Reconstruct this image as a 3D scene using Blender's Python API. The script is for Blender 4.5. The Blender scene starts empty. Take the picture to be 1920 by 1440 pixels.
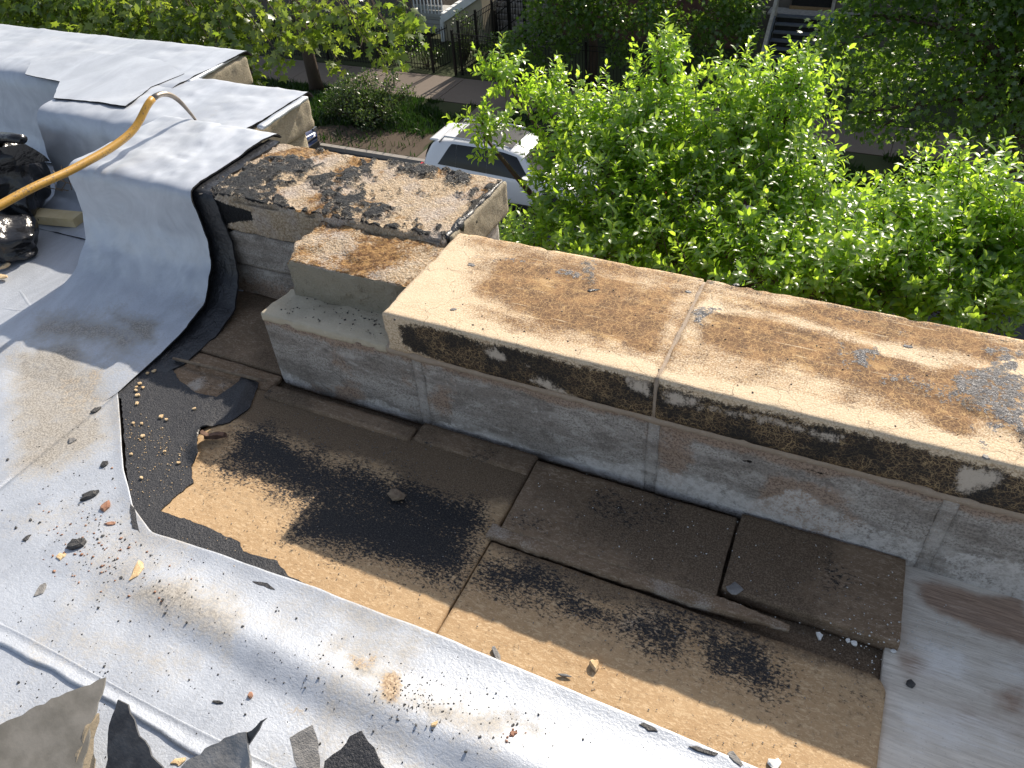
import bpy, bmesh, math, random
import numpy as np
from mathutils import Vector, Matrix

random.seed(7)
RNG = np.random.default_rng(7)
scene = bpy.context.scene
COL = scene.collection

# ------------------------------------------------------------------ camera
CAM_H = 1.25                       # eye height above the roof boards (z = 0)
YAW, PITCH, ROLL = (math.radians(a) for a in (-28.15, 40.766, 4.528))
FPX = 1470.0                       # focal length for a 1920 px wide picture
GROUND = CAM_H - 10.12             # street level

_f = np.array([math.sin(YAW)*math.cos(PITCH), math.cos(YAW)*math.cos(PITCH), -math.sin(PITCH)])
_r = np.array([math.cos(YAW), -math.sin(YAW), 0.0])
_d = np.cross(_f, _r)
_r2 = math.cos(ROLL)*_r + math.sin(ROLL)*_d
_d2 = -math.sin(ROLL)*_r + math.cos(ROLL)*_d
CM = np.array([_r2, _d2, _f])
CPOS = np.array([0.0, 0.0, CAM_H])

cam_d = bpy.data.cameras.new('camera')
cam = bpy.data.objects.new('camera', cam_d)
COL.objects.link(cam)
cam_d.sensor_width = 36.0
cam_d.lens = 36.0*FPX/1920.0
cam_d.clip_start = 0.05
cam_d.clip_end = 600.0
cam.matrix_world = Matrix((( _r2[0], -_d2[0], -_f[0], 0), (_r2[1], -_d2[1], -_f[1], 0),
                           (_r2[2], -_d2[2], -_f[2], CAM_H), (0, 0, 0, 1)))
scene.camera = cam

# ------------------------------------------------------------------ sky, sun, exposure
SUN_EL, SUN_AZ = math.radians(36.9), math.radians(7.1)      # azimuth from +Y towards +X
world = bpy.data.worlds.new('World')
scene.world = world
world.use_nodes = True
wn = world.node_tree
sky = wn.nodes.new('ShaderNodeTexSky')
sky.sky_type = 'NISHITA'
sky.sun_disc = False
sky.sun_elevation = SUN_EL
sky.sun_rotation = SUN_AZ
sky.air_density = 1.0
sky.dust_density = 2.0
sky.ozone_density = 0.9
wn.nodes['Background'].inputs['Strength'].default_value = 0.125
hs = wn.nodes.new('ShaderNodeHueSaturation')
hs.inputs['Saturation'].default_value = 0.68          # slightly hazy city sky
wn.links.new(sky.outputs['Color'], hs.inputs['Color'])
wn.links.new(hs.outputs['Color'], wn.nodes['Background'].inputs['Color'])
sun_d = bpy.data.lights.new('sun', 'SUN')
sun_d.energy = 4.9
sun_d.angle = math.radians(0.55)
sun_d.color = (1.0, 0.90, 0.76)
sun = bpy.data.objects.new('sun', sun_d)
COL.objects.link(sun)
sdir = Vector((math.sin(SUN_AZ)*math.cos(SUN_EL), math.cos(SUN_AZ)*math.cos(SUN_EL), math.sin(SUN_EL)))
sun.rotation_euler = sdir.to_track_quat('Z', 'Y').to_euler()
vs = scene.view_settings
vs.view_transform = 'Standard'
vs.look = 'None'
vs.gamma = 1.0
vs.use_curve_mapping = False
vs.exposure = 0.50

# ------------------------------------------------------------------ survey helpers (photo point + known plane -> metres)
def ray(px, py):
    return CM.T @ np.array([(px-960.0)/FPX, (py-720.0)/FPX, 1.0])
def at_z(px, py, z=0.0):
    d = ray(px, py); return CPOS + d*(z-CAM_H)/d[2]
def at_y(px, py, y):
    d = ray(px, py); return CPOS + d*y/d[1]
def at_x(px, py, x):
    d = ray(px, py); return CPOS + d*x/d[0]
def poly_z(pts, z=0.0):
    return np.array([at_z(px, py, z)[:2] for px, py in pts])
def poly_y(pts, y):
    return np.array([at_y(px, py, y)[[0, 2]] for px, py in pts])

# ------------------------------------------------------------------ numpy noise and masks
def _hash(ix, iy, iz, seed):
    h = (ix*374761393 + iy*668265263 + iz*2147483647 + seed*1274126177) & 0xffffffff
    h = ((h ^ (h >> 13))*1274126177) & 0xffffffff
    h = h ^ (h >> 16)
    return (h & 0xffff)/65535.0
def vnoise(P, seed=0):
    P = np.asarray(P, float)
    i = np.floor(P).astype(np.int64); f = P-i; f = f*f*(3-2*f)
    out = 0
    for dx in (0, 1):
        for dy in (0, 1):
            for dz in (0, 1):
                w = (f[:, 0] if dx else 1-f[:, 0])*(f[:, 1] if dy else 1-f[:, 1])*(f[:, 2] if dz else 1-f[:, 2])
                out = out + w*_hash(i[:, 0]+dx, i[:, 1]+dy, i[:, 2]+dz, seed)
    return out                       # 0..1
def fbm(P, scale, oct=4, seed=0, gain=.5):
    P = np.asarray(P, float)*scale; a = 1.0; s = 0; t = 0
    for o in range(oct):
        s = s + a*vnoise(P*(2.03**o)+o*17.3, seed+o*31); t += a; a *= gain
    return s/t
def P3(xy, z=0.0):
    return np.column_stack([xy[:, 0], xy[:, 1], np.full(len(xy), z)])
def sdist(Q, poly):
    """signed distance to polygon, negative inside"""
    Q = np.asarray(Q, float); poly = np.asarray(poly, float); n = len(poly)
    d = np.full(len(Q), 1e18); ins = np.zeros(len(Q), bool)
    for k in range(n):
        a = poly[k]; b = poly[(k+1) % n]; e = b-a
        w = Q-a; t = np.clip((w@e)/max(e@e, 1e-12), 0, 1)
        d = np.minimum(d, ((w-t[:, None]*e)**2).sum(1))
        c = ((a[1] > Q[:, 1]) != (b[1] > Q[:, 1]))
        with np.errstate(divide='ignore', invalid='ignore'):
            xi = (b[0]-a[0])*(Q[:, 1]-a[1])/(b[1]-a[1])+a[0]
        ins ^= c & (Q[:, 0] < xi)
    d = np.sqrt(d)
    return np.where(ins, -d, d)
def pmask(Q, poly, soft=.02):
    return np.clip(.5-sdist(Q, poly)/(2*soft), 0, 1)
def polyline_mask(Q, pts, width, soft):
    Q = np.asarray(Q, float); pts = np.asarray(pts, float); d = np.full(len(Q), 1e9)
    for a, b in zip(pts[:-1], pts[1:]):
        e = b-a; w = Q-a; t = np.clip((w@e)/max(e@e, 1e-12), 0, 1)
        d = np.minimum(d, np.sqrt(((w-t[:, None]*e)**2).sum(1)))
    return np.clip(.5-(d-width)/(2*soft), 0, 1)
def sstep(x, a, b):
    t = np.clip((x-a)/(b-a), 0, 1); return t*t*(3-2*t)

# ------------------------------------------------------------------ object helpers
def tag(o, label=None, cat=None, group=None, kind=None):
    if label: o['label'] = label
    if cat: o['category'] = cat
    if group: o['group'] = group
    if kind: o['kind'] = kind
    return o
def thing(name, label, cat, loc=(0, 0, 0), group=None):
    o = bpy.data.objects.new(name, None)
    o.empty_display_size = .1
    COL.objects.link(o); o.location = loc
    return tag(o, label, cat, group)
def set_attrs(me, attrs):
    for k, v in (attrs or {}).items():
        a = me.attributes.new(k, 'FLOAT', 'POINT')
        a.data.foreach_set('value', np.asarray(v, np.float32))
def link(name, me, mat, parent=None, smooth=True, local=False):
    o = bpy.data.objects.new(name, me)
    COL.objects.link(o)
    if mat: me.materials.append(mat)
    if smooth: me.polygons.foreach_set('use_smooth', np.ones(len(me.polygons), bool))
    if parent is not None:
        o.parent = parent
        if not local:                              # vertices are world metres: cancel the parent's offset
            loc = Vector(parent.location); q = parent.parent
            while q is not None: loc = loc+Vector(q.location); q = q.parent
            o.location = -loc
    return o
def mesh(name, verts, faces, mat, parent=None, smooth=True, attrs=None, local=False):
    me = bpy.data.meshes.new(name)
    v = np.asarray(verts, float)
    me.from_pydata(v.tolist(), [], [tuple(f) for f in faces])
    set_attrs(me, attrs)
    me.update()
    return link(name, me, mat, parent, smooth, local)
def tri_mesh(name, verts, tris, mat, parent=None, smooth=True, attrs=None):
    """fast path: numpy triangles"""
    me = bpy.data.meshes.new(name)
    verts = np.asarray(verts, np.float32); tris = np.asarray(tris, np.int32); n = len(tris)
    me.vertices.add(len(verts)); me.vertices.foreach_set('co', verts.ravel())
    me.loops.add(3*n); me.loops.foreach_set('vertex_index', tris.ravel())
    me.polygons.add(n)
    me.polygons.foreach_set('loop_start', np.arange(0, 3*n, 3, dtype=np.int32))
    set_attrs(me, attrs)
    me.update(calc_edges=True)
    return link(name, me, mat, parent, smooth)
def grid_faces(nu, nv, off=0, flip=False):
    out = []
    for i in range(nu-1):
        for j in range(nv-1):
            a = off+i*nv+j
            q = (a, a+nv, a+nv+1, a+1)
            out.append(q[::-1] if flip else q)
    return out
class MB:
    """collects simple solids in world metres"""
    def __init__(s): s.v = []; s.f = []
    def box(s, x0, x1, y0, y1, z0, z1, M=None):
        b = len(s.v)
        for x, y, z in ((x0,y0,z0),(x1,y0,z0),(x1,y1,z0),(x0,y1,z0),(x0,y0,z1),(x1,y0,z1),(x1,y1,z1),(x0,y1,z1)):
            p = Vector((x, y, z)); p = M@p if M else p
            s.v.append(tuple(p))
        s.f += [tuple(b+i for i in q) for q in ((0,3,2,1),(4,5,6,7),(0,1,5,4),(1,2,6,5),(2,3,7,6),(3,0,4,7))]
        return s
    def bar(s, a, b, w, h=None, up=(0, 0, 1)):
        """square bar from a to b"""
        h = h or w
        a = Vector(a); b = Vector(b); d = (b-a); L = d.length; d.normalize()
        u = Vector(up); r = d.cross(u)
        if r.length < 1e-4: r = d.cross(Vector((1, 0, 0)))
        r.normalize(); u = r.cross(d)
        o = len(s.v)
        for p in (a, b):
            for i, j in ((-1,-1),(1,-1),(1,1),(-1,1)): s.v.append(tuple(p+r*w*.5*i+u*h*.5*j))
        s.f += [tuple(o+i for i in q) for q in ((0,3,2,1),(4,5,6,7),(0,1,5,4),(1,2,6,5),(2,3,7,6),(3,0,4,7))]
        return s
    def tube(s, pts, rad, n=8, flat=1.0, cap=True):
        """tube through points; rad scalar or list"""
        pts = [Vector(p) for p in pts]; m = len(pts)
        rad = [rad]*m if not hasattr(rad, '__len__') else rad
        o = len(s.v); up = None
        for i, p in enumerate(pts):
            t = (pts[min(i+1, m-1)]-pts[max(i-1, 0)]).normalized()
            if up is None:
                up = Vector((0, 0, 1)) if abs(t.z) < .9 else Vector((1, 0, 0))
            r = t.cross(up).normalized(); up = r.cross(t).normalized()
            for k in range(n):
                a = 2*math.pi*k/n
                s.v.append(tuple(p+r*math.cos(a)*rad[i]+up*math.sin(a)*rad[i]*flat))
        for i in range(m-1):
            for k in range(n):
                a = o+i*n+k; b = o+i*n+(k+1) % n
                s.f.append((a, b, b+n, a+n))
        if cap:
            s.f.append(tuple(o+k for k in range(n))[::-1]); s.f.append(tuple(o+(m-1)*n+k for k in range(n)))
        return s
    def build(s, name, mat, parent=None, smooth=False, local=False):
        return mesh(name, s.v, s.f, mat, parent, smooth, None, local)

# ------------------------------------------------------------------ node helpers
class Mat:
    def __init__(s, name):
        s.m = bpy.data.materials.new(name); s.m.use_nodes = True
        s.t = s.m.node_tree; s.b = s.t.nodes['Principled BSDF']
        s._pos = None
    def n(s, kind, **k):
        nd = s.t.nodes.new(kind)
        for a, v in k.items(): setattr(nd, a, v)
        return nd
    def put(s, sock, v):
        if v is None: return
        if isinstance(v, bpy.types.NodeSocket): s.t.links.new(v, sock)
        elif hasattr(v, '__len__') and sock.type == 'RGBA': sock.default_value = tuple(v)+((1,) if len(v) == 3 else ())
        else: sock.default_value = v
    def pos(s, sc=None):
        if s._pos is None: s._pos = s.n('ShaderNodeNewGeometry').outputs['Position']
        if sc is None: return s._pos
        nd = s.n('ShaderNodeVectorMath', operation='MULTIPLY'); s.put(nd.inputs[0], s._pos); nd.inputs[1].default_value = sc
        return nd.outputs[0]
    def obj(s): return s.n('ShaderNodeTexCoord').outputs['Object']
    def noise(s, scale, detail=4, rough=.55, dist=0, vec=None):
        nd = s.n('ShaderNodeTexNoise'); s.put(nd.inputs['Vector'], vec if vec is not None else s.pos())
        for k, v in (('Scale', scale), ('Detail', detail), ('Roughness', rough), ('Distortion', dist)): s.put(nd.inputs[k], v)
        return nd.outputs['Fac']
    def noisec(s, scale, detail=3, vec=None):
        nd = s.n('ShaderNodeTexNoise'); s.put(nd.inputs['Vector'], vec if vec is not None else s.pos())
        nd.inputs['Scale'].default_value = scale; nd.inputs['Detail'].default_value = detail
        return nd.outputs['Color']
    def warp(s, scale, amt, vec=None):
        base = vec if vec is not None else s.pos()
        a = s.n('ShaderNodeVectorMath', operation='SUBTRACT'); s.put(a.inputs[0], s.noisec(scale, 3, base)); a.inputs[1].default_value = (.5, .5, .5)
        b = s.n('ShaderNodeVectorMath', operation='SCALE'); s.put(b.inputs[0], a.outputs[0]); b.inputs['Scale'].default_value = amt
        c = s.n('ShaderNodeVectorMath', operation='ADD'); s.put(c.inputs[0], base); s.put(c.inputs[1], b.outputs[0])
        return c.outputs[0]
    def vor(s, scale, vec=None, feature='F1', out='Distance'):
        nd = s.n('ShaderNodeTexVoronoi', feature=feature); s.put(nd.inputs['Vector'], vec if vec is not None else s.pos())
        nd.inputs['Scale'].default_value = scale
        return nd.outputs[out]
    def attr(s, name):
        return s.n('ShaderNodeAttribute', attribute_name=name).outputs['Fac']
    def m_(s, op, a, b=0.0, c=None):
        nd = s.n('ShaderNodeMath', operation=op); s.put(nd.inputs[0], a); s.put(nd.inputs[1], b)
        if c is not None: s.put(nd.inputs[2], c)
        return nd.outputs[0]
    def add(s, a, b): return s.m_('ADD', a, b)
    def mul(s, a, b): return s.m_('MULTIPLY', a, b)
    def sub(s, a, b): return s.m_('SUBTRACT', a, b)
    def inv(s, a): return s.m_('SUBTRACT', 1.0, a)
    def cen(s, a, k): return s.m_('MULTIPLY_ADD', a, k, -k*.5)       # (a-.5)*k
    def step(s, x, lo, hi):
        nd = s.n('ShaderNodeMapRange', interpolation_type='SMOOTHSTEP'); s.put(nd.inputs['Value'], x)
        nd.inputs['From Min'].default_value = lo; nd.inputs['From Max'].default_value = hi
        return nd.outputs['Result']
    def rng(s, x, a, b):
        nd = s.n('ShaderNodeMapRange'); s.put(nd.inputs['Value'], x); nd.inputs['To Min'].default_value = a; nd.inputs['To Max'].default_value = b
        return nd.outputs['Result']
    def mix(s, f, a, b, mode='MIX'):
        nd = s.n('ShaderNodeMix', data_type='RGBA', blend_type=mode)
        s.put(nd.inputs[0], f); s.put(nd.inputs[6], a); s.put(nd.inputs[7], b)
        return nd.outputs[2]
    def mixf(s, f, a, b):
        nd = s.n('ShaderNodeMix', data_type='FLOAT'); s.put(nd.inputs[0], f); s.put(nd.inputs[2], a); s.put(nd.inputs[3], b)
        return nd.outputs[0]
    def bump(s, h, strength=.5, dist=.01, normal=None):
        nd = s.n('ShaderNodeBump'); s.put(nd.inputs['Height'], h)
        nd.inputs['Strength'].default_value = strength; nd.inputs['Distance'].default_value = dist
        if normal is not None: s.put(nd.inputs['Normal'], normal)
        return nd.outputs['Normal']
    def set(s, color=None, rough=None, metal=None, normal=None, spec=None, coat=None, **kw):
        b = s.b
        for k, v in (('Base Color', color), ('Roughness', rough), ('Metallic', metal), ('Normal', normal),
                     ('Specular IOR Level', spec), ('Coat Weight', coat)): s.put(b.inputs[k], v)
        for k, v in kw.items(): s.put(b.inputs[k], v)
        return s.m
# ================================================================== materials
def mat_coping():
    m = Mat('stained_concrete_coping')
    brown, tar, bare, grey = (m.attr(k) for k in ('brown', 'tar', 'bare', 'grey'))
    nb = m.noise(16, 5, .65); nf = m.noise(300, 4, .7); nm = m.noise(70, 5, .65); ns = m.noise(22, 5, .65, .6, vec=m.pos((.35, 1, 1)))
    wv = m.warp(60, .022)
    crack = m.vor(115, wv, 'DISTANCE_TO_EDGE'); crack2 = m.vor(48, m.warp(25, .05), 'DISTANCE_TO_EDGE')
    vein = m.m_('MAXIMUM', m.mul(m.inv(m.step(crack, .0, .085)), .7), m.inv(m.step(crack2, .0, .035)))
    pale = m.mix(m.step(nf, .36, .64), (.70, .57, .41), (.46, .345, .22))
    pale = m.mix(m.mul(m.step(nb, .35, .7), .6), pale, m.mix(nf, (.74, .63, .47), (.54, .41, .27)))
    br = m.mix(m.step(m.noise(34, 5, .65), .36, .62), (.27, .155, .075), (.12, .07, .042))
    br = m.mix(m.mul(m.step(ns, .46, .66), .75), br, m.mix(nf, (.09, .05, .03), (.20, .115, .06)))
    br = m.mix(m.mul(m.step(ns, .46, .34), .6), br, (.44, .285, .13))
    br = m.mix(m.mul(vein, .6), br, (.62, .41, .19))
    br = m.mix(m.mul(m.step(nf, .60, .72), .6), br, (.56, .40, .22))
    fb = m.step(m.add(m.add(m.add(brown, m.cen(nb, .45)), m.cen(ns, .6)), m.cen(nf, .9)), .18, .60)
    c = m.mix(fb, pale, br)
    scr = m.noise(1.0, 4, .6, .2, vec=m.pos((9, 190, 60)))
    c = m.mix(m.mul(m.step(scr, .64, .70), .55), c, (.72, .60, .42))
    c = m.mix(m.mul(m.step(scr, .36, .31), .45), c, (.10, .06, .035))
    c = m.mix(m.mul(m.inv(m.step(m.vor(9, m.warp(14, .12), 'DISTANCE_TO_EDGE'), .0, .010)), .55), c, (.07, .045, .03))
    # weathered grey tar skin
    fg = m.step(m.add(m.add(grey, m.cen(nm, 1.9)), m.cen(nf, .9)), .44, .58)
    c = m.mix(fg, c, m.mix(m.step(nf, .4, .7), (.055, .052, .052), (.30, .285, .28)))
    # black tar, brown where it has worn through along the alligator cracks
    nv = m.noise(60, 4, .65, .3, vec=m.pos((1.3, 1, .5)))
    ft = m.step(m.add(m.add(m.add(tar, m.cen(nm, .7)), m.cen(nv, .7)), m.cen(nf, .7)), .34, .58)
    wear = m.step(m.add(m.noise(13, 4, .6), m.cen(nf, .3)), .40, .60)
    tc = m.mix(m.mul(wear, .42), (.011, .010, .010), m.mix(m.step(nf, .4, .65), (.035, .02, .011), (.16, .09, .042)))
    tc = m.mix(m.mul(vein, m.add(.12, m.mul(wear, .6))), tc, (.46, .33, .17))
    c = m.mix(ft, c, tc)
    fbare = m.step(m.add(m.add(m.add(bare, m.cen(nm, .8)), m.cen(nv, .8)), m.cen(nf, .7)), .34, .70)
    c = m.mix(fbare, c, m.mix(m.mul(m.add(nb, nf), .5), (.62, .55, .46), (.34, .28, .22)))
    lum = m.noise(110, 4, .65, 1.2)
    h = m.add(m.add(m.mul(nf, .5), m.mul(nm, .5)), m.add(m.mul(ft, .3), m.mul(fg, m.mul(lum, 4.0))))
    rough = m.mixf(ft, m.mixf(fg, .85, .24), .6)
    return m.set(c, rough, normal=m.bump(h, .5, .006), spec=m.mixf(fg, m.mixf(ft, .2, .4), .6))
def mat_lumpy():
    m = Mat('burnt_concrete_with_tar')
    tar, brown, ren = m.attr('tar'), m.attr('brown'), m.attr('render')
    nb = m.noise(22, 5, .65); nf = m.noise(190, 4, .7); nm = m.noise(75, 4, .65)
    c = m.mix(m.step(nf, .34, .64), (.78, .65, .48), (.46, .33, .21))
    c = m.mix(m.step(m.noise(9, 3), .45, .7), c, m.mix(m.step(nf, .35, .65), (.74, .66, .58), (.46, .37, .31)))
    c = m.mix(m.step(m.add(brown, m.add(m.cen(nb, 1.0), m.cen(nf, .8))), .4, .75), c, m.mix(m.step(nm, .35, .65), (.50, .30, .13), (.17, .09, .045)))
    rc = m.mix(nb, (.52, .47, .365), (.37, .33, .25)); rc = m.mix(m.mul(m.step(nf, .5, .7), .6), rc, (.52, .48, .39)); rc = m.mix(m.mul(m.step(nm, .58, .72), .6), rc, (.16, .13, .09))
    c = m.mix(m.step(m.add(ren, m.cen(nm, .5)), .4, .6), c, rc)
    ft = m.step(m.add(tar, m.cen(nf, .6)), .42, .55)
    c = m.mix(ft, c, m.mix(m.step(nf, .55, .8), (.010, .010, .011), (.05, .045, .045)))
    h = m.add(m.mul(nf, 1.2), m.mul(nm, 1.3))
    return m.set(c, m.mixf(ft, .9, .36), normal=m.bump(h, 1.0, .011), spec=m.mixf(ft, .12, .42))
def mat_block():
    m = Mat('grey_concrete_block')
    white, brown, tar = m.attr('white'), m.attr('brown'), m.attr('tar')
    nf = m.noise(230, 4, .75); nm = m.noise(60, 5, .65); nb = m.noise(9, 5, .65, vec=m.pos((.45, 1, 2.2)))
    c = m.mix(m.step(nb, .3, .7), (.30, .265, .23), (.54, .50, .455))
    c = m.mix(m.step(nf, .42, .66), c, m.mix(nb, (.12, .105, .09), (.27, .245, .215)))
    n25 = m.noise(24, 5, .7, .4, vec=m.pos((.6, 1, 1.2)))
    c = m.mix(m.mul(m.step(n25, .50, .66), .6), c, m.mix(nf, (.07, .06, .052), (.20, .175, .15)))
    c = m.mix(m.mul(m.step(n25, .46, .34), .45), c, (.62, .585, .54))
    c = m.mix(m.mul(m.step(m.add(brown, m.cen(nm, .9)), .35, .75), .8), c, m.mix(m.step(nf, .4, .65), (.42, .30, .215), (.17, .11, .08)))
    fw = m.step(m.add(m.add(white, m.cen(nm, .9)), m.cen(nf, 1.3)), .42, .80)
    c = m.mix(m.mul(fw, .85), c, m.mix(nf, (.86, .82, .77), (.60, .565, .53)))
    ft = m.step(m.add(m.add(tar, m.cen(nm, 1.0)), m.cen(nf, .3)), .45, .58)
    c = m.mix(ft, c, (.014, .012, .011))
    h = m.add(m.mul(nf, 1.0), nm)
    return m.set(c, .92, normal=m.bump(h, .7, .006), spec=.15)
def mat_plain_stone(name, a, b, speck, rough=.92, scale=1.0, bump=.6):
    m = Mat(name)
    nf = m.noise(210*scale, 4, .75); nm = m.noise(55*scale, 5, .68); nb = m.noise(7*scale, 4)
    c = m.mix(nm, a, b)
    c = m.mix(m.step(nf, .55, .75), c, speck)
    c = m.mix(m.mul(m.step(nb, .45, .7), .4), c, m.mix(nm, speck, b))
    return m.set(c, rough, normal=m.bump(m.add(m.mul(nf, .8), nm), bump, .006), spec=.2)
def mat_silver():
    m = Mat('aluminium_roof_coating')
    dirt, tan = m.attr('dirt'), m.attr('tan'); fine = m.attr('fine')
    nf = m.noise(210, 3, .65); nm = m.noise(30, 5, .65); nb = m.noise(4.5, 5, .6)
    streak = m.noise(7, 6, .7, 1.2, vec=m.pos((1, .45, 1)))
    wr = m.noise(95, 3, .6, 1.0, vec=m.pos((.7, 1.2, 1)))
    c = m.mix(m.step(streak, .3, .72), (.42, .45, .50), (.53, .565, .62))
    c = m.mix(m.mul(m.step(nb, .5, .75), .5), c, (.61, .635, .67))
    fd = m.step(m.add(m.add(dirt, m.cen(nm, .7)), m.cen(nf, .7)), .18, .85)
    c = m.mix(m.mul(fd, .85), c, m.mix(m.step(nf, .38, .62), (.17, .145, .11), (.40, .36, .30)))
    ftn = m.step(m.add(m.add(tan, m.cen(nm, .8)), m.cen(nf, .9)), .36, .75)
    c = m.mix(m.mul(ftn, .85), c, m.mix(m.step(nf, .35, .65), (.20, .12, .06), (.50, .38, .24)))
    dm = m.m_('MAXIMUM', fd, ftn)
    rough = m.add(m.rng(nb, .44, .60), m.mul(dm, .3))
    h = m.add(m.mul(m.add(m.mul(nf, .9), m.mul(wr, .7)), fine), m.mul(nm, .3))
    c = m.mix(m.mul(m.mul(m.step(nf, .52, .7), fine), .35), c, (.36, .36, .355))
    return m.set(c, rough, m.mixf(dm, .45, .03), normal=m.bump(h, .24, .005), spec=.35)
def mat_felt():
    m = Mat('granular_black_felt')
    nf = m.noise(260, 2, .7); nm = m.noise(50, 4); nb = m.noise(12, 3)
    dust = m.attr('dust')
    c = m.mix(m.step(nf, .35, .7), (.020, .021, .024), (.062, .062, .067))
    c = m.mix(m.mul(m.step(nb, .45, .7), .4), c, (.02, .021, .026))
    c = m.mix(m.mul(m.step(m.add(dust, m.cen(nm, .8)), .5, 1.0), .5), c, (.22, .19, .15))
    return m.set(c, .55, normal=m.bump(m.add(nf, m.mul(nm, 1.2)), .6, .004), spec=.4)
def mat_bitumen():
    m = Mat('shiny_black_bitumen')
    nm = m.noise(40, 4, .6, .6); nf = m.noise(160, 2)
    c = m.mix(nm, (.010, .011, .013), (.028, .029, .033))
    return m.set(c, m.rng(nm, .22, .5), normal=m.bump(m.add(nm, m.mul(nf, .25)), .6, .01), spec=.55)
def mat_board(name, a, b, spk):
    m = Mat(name)
    tar, white, stain = m.attr('tar'), m.attr('white'), m.attr('stain')
    nf = m.noise(330, 3, .65); nm = m.noise(70, 5, .7); nb = m.noise(7, 6, .65, vec=m.pos((.5, 1, 1)))
    strand = m.noise(190, 3, .65, 1.0, vec=m.pos((.4, 1, 1))); sp = m.noise(230, 3, .7, .5, vec=m.pos((.6, 1, 1)))
    c = m.mix(m.step(nb, .3, .7), a, b)
    c = m.mix(m.step(strand, .48, .66), c, m.mix(nf, b, spk))
    c = m.mix(m.mul(m.step(nf, .57, .70), .8), c, spk)
    c = m.mix(m.mul(m.step(nm, .56, .72), .45), c, tuple(x*.4 for x in a))
    c = m.mix(m.mul(m.step(m.add(stain, m.add(m.cen(nb, .7), m.cen(nm, .6))), .3, .8), .88), c, m.mix(m.step(nf, .4, .68), (.085, .06, .04), (.21, .155, .105)))  # stain also holds the parapet shade painted on the tan boards
    c = m.mix(m.mul(m.step(m.add(white, m.add(m.cen(nb, .6), m.cen(nf, .6))), .4, .8), .7), c, (.50, .47, .42))
    ft = m.step(m.add(m.add(tar, m.cen(nm, .8)), m.cen(sp, 1.9)), .30, .74)
    c = m.mix(ft, c, m.mix(m.step(nf, .4, .7), (.009, .010, .013), (.05, .047, .045)))
    return m.set(c, m.mixf(ft, .9, .55), normal=m.bump(m.add(m.add(m.mul(nf, .7), m.mul(strand, .4)), m.mul(ft, .25)), .35, .003), spec=.22)
def mat_ply():
    m = Mat('weathered_plywood')
    white, brown = m.attr('white'), m.attr('brown')
    g = m.pos((7, 90, 90))
    grain = m.noise(1.0, 6, .7, .5, vec=g); gf = m.noise(3.0, 4, .65, .3, vec=g)
    nb = m.noise(9, 5, .65); nm = m.noise(60, 5, .65); nf = m.noise(230, 3, .7)
    c = m.mix(m.step(grain, .3, .7), (.56, .50, .42), (.78, .72, .63))
    c = m.mix(m.mul(m.step(gf, .50, .72), .45), c, (.34, .28, .22))
    c = m.mix(m.mul(m.step(m.add(brown, m.cen(nb, .9)), .3, .75), .85), c, m.mix(m.step(gf, .35, .65), (.22, .13, .085), (.42, .28, .195)))
    c = m.mix(m.mul(m.step(m.add(white, m.add(m.cen(nb, .9), m.cen(gf, .9))), .3, .75), .85), c, m.mix(nm, (.90, .87, .82), (.76, .725, .67)))
    c = m.mix(m.mul(m.step(nf, .62, .75), .5), c, (.14, .12, .10))
    return m.set(c, .88, normal=m.bump(m.add(m.add(grain, gf), m.mul(nf, .4)), .5, .004), spec=.15)
def mat_simple(name, a, b, rough=.6, scale=20, metal=0, bump=.2, dist=.005, spec=.4, coat=None):
    m = Mat(name)
    n = m.noise(scale, 5, .6); nf = m.noise(scale*7, 3)
    c = m.mix(m.step(n, .3, .7), a, b)
    return m.set(c, m.mixf(nf, rough*.85, min(1, rough*1.15)), metal, m.bump(m.add(n, m.mul(nf, .5)), bump, dist), spec, coat)
def mat_bar_paint():
    m = Mat('worn_yellow_paint')
    n = m.noise(35, 5, .7); nf = m.noise(190, 3, .7)
    c = m.mix(n, (.36, .19, .022), (.46, .26, .04))
    c = m.mix(m.step(m.add(m.mul(n, .45), m.mul(nf, .62)), .565, .65), c, (.10, .07, .05))
    return m.set(c, .42, normal=m.bump(nf, .2, .002), spec=.5)
def mat_bag():
    m = Mat('black_plastic_bag')
    n = m.noise(14, 4, .6, 1.0); n2 = m.noise(48, 3, .6, .8)
    return m.set(m.mix(n, (.008, .008, .009), (.016, .016, .018)), .2, normal=m.bump(m.add(n, m.mul(n2, .15)), .4, .02), spec=.5, coat=.1)
def mat_leaf(name, c_a, c_b, t_a, t_b, trans=.5, gloss=.07):
    m = Mat(name)
    r = m.attr('rnd')
    ca = m.mix(r, c_a, c_b); ta = m.mix(r, t_a, t_b)
    d = m.n('ShaderNodeBsdfDiffuse'); m.put(d.inputs['Color'], ca)
    t = m.n('ShaderNodeBsdfTranslucent'); m.put(t.inputs['Color'], ta)
    x = m.n('ShaderNodeMixShader'); x.inputs[0].default_value = trans
    m.t.links.new(d.outputs[0], x.inputs[1]); m.t.links.new(t.outputs[0], x.inputs[2])
    g = m.n('ShaderNodeBsdfGlossy'); g.inputs['Roughness'].default_value = .33; g.inputs['Color'].default_value = (1, 1, 1, 1)
    y = m.n('ShaderNodeMixShader'); y.inputs[0].default_value = gloss
    m.t.links.new(x.outputs[0], y.inputs[1]); m.t.links.new(g.outputs[0], y.inputs[2])
    m.t.links.new(y.outputs[0], m.t.nodes['Material Output'].inputs['Surface'])
    return m.m
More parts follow.
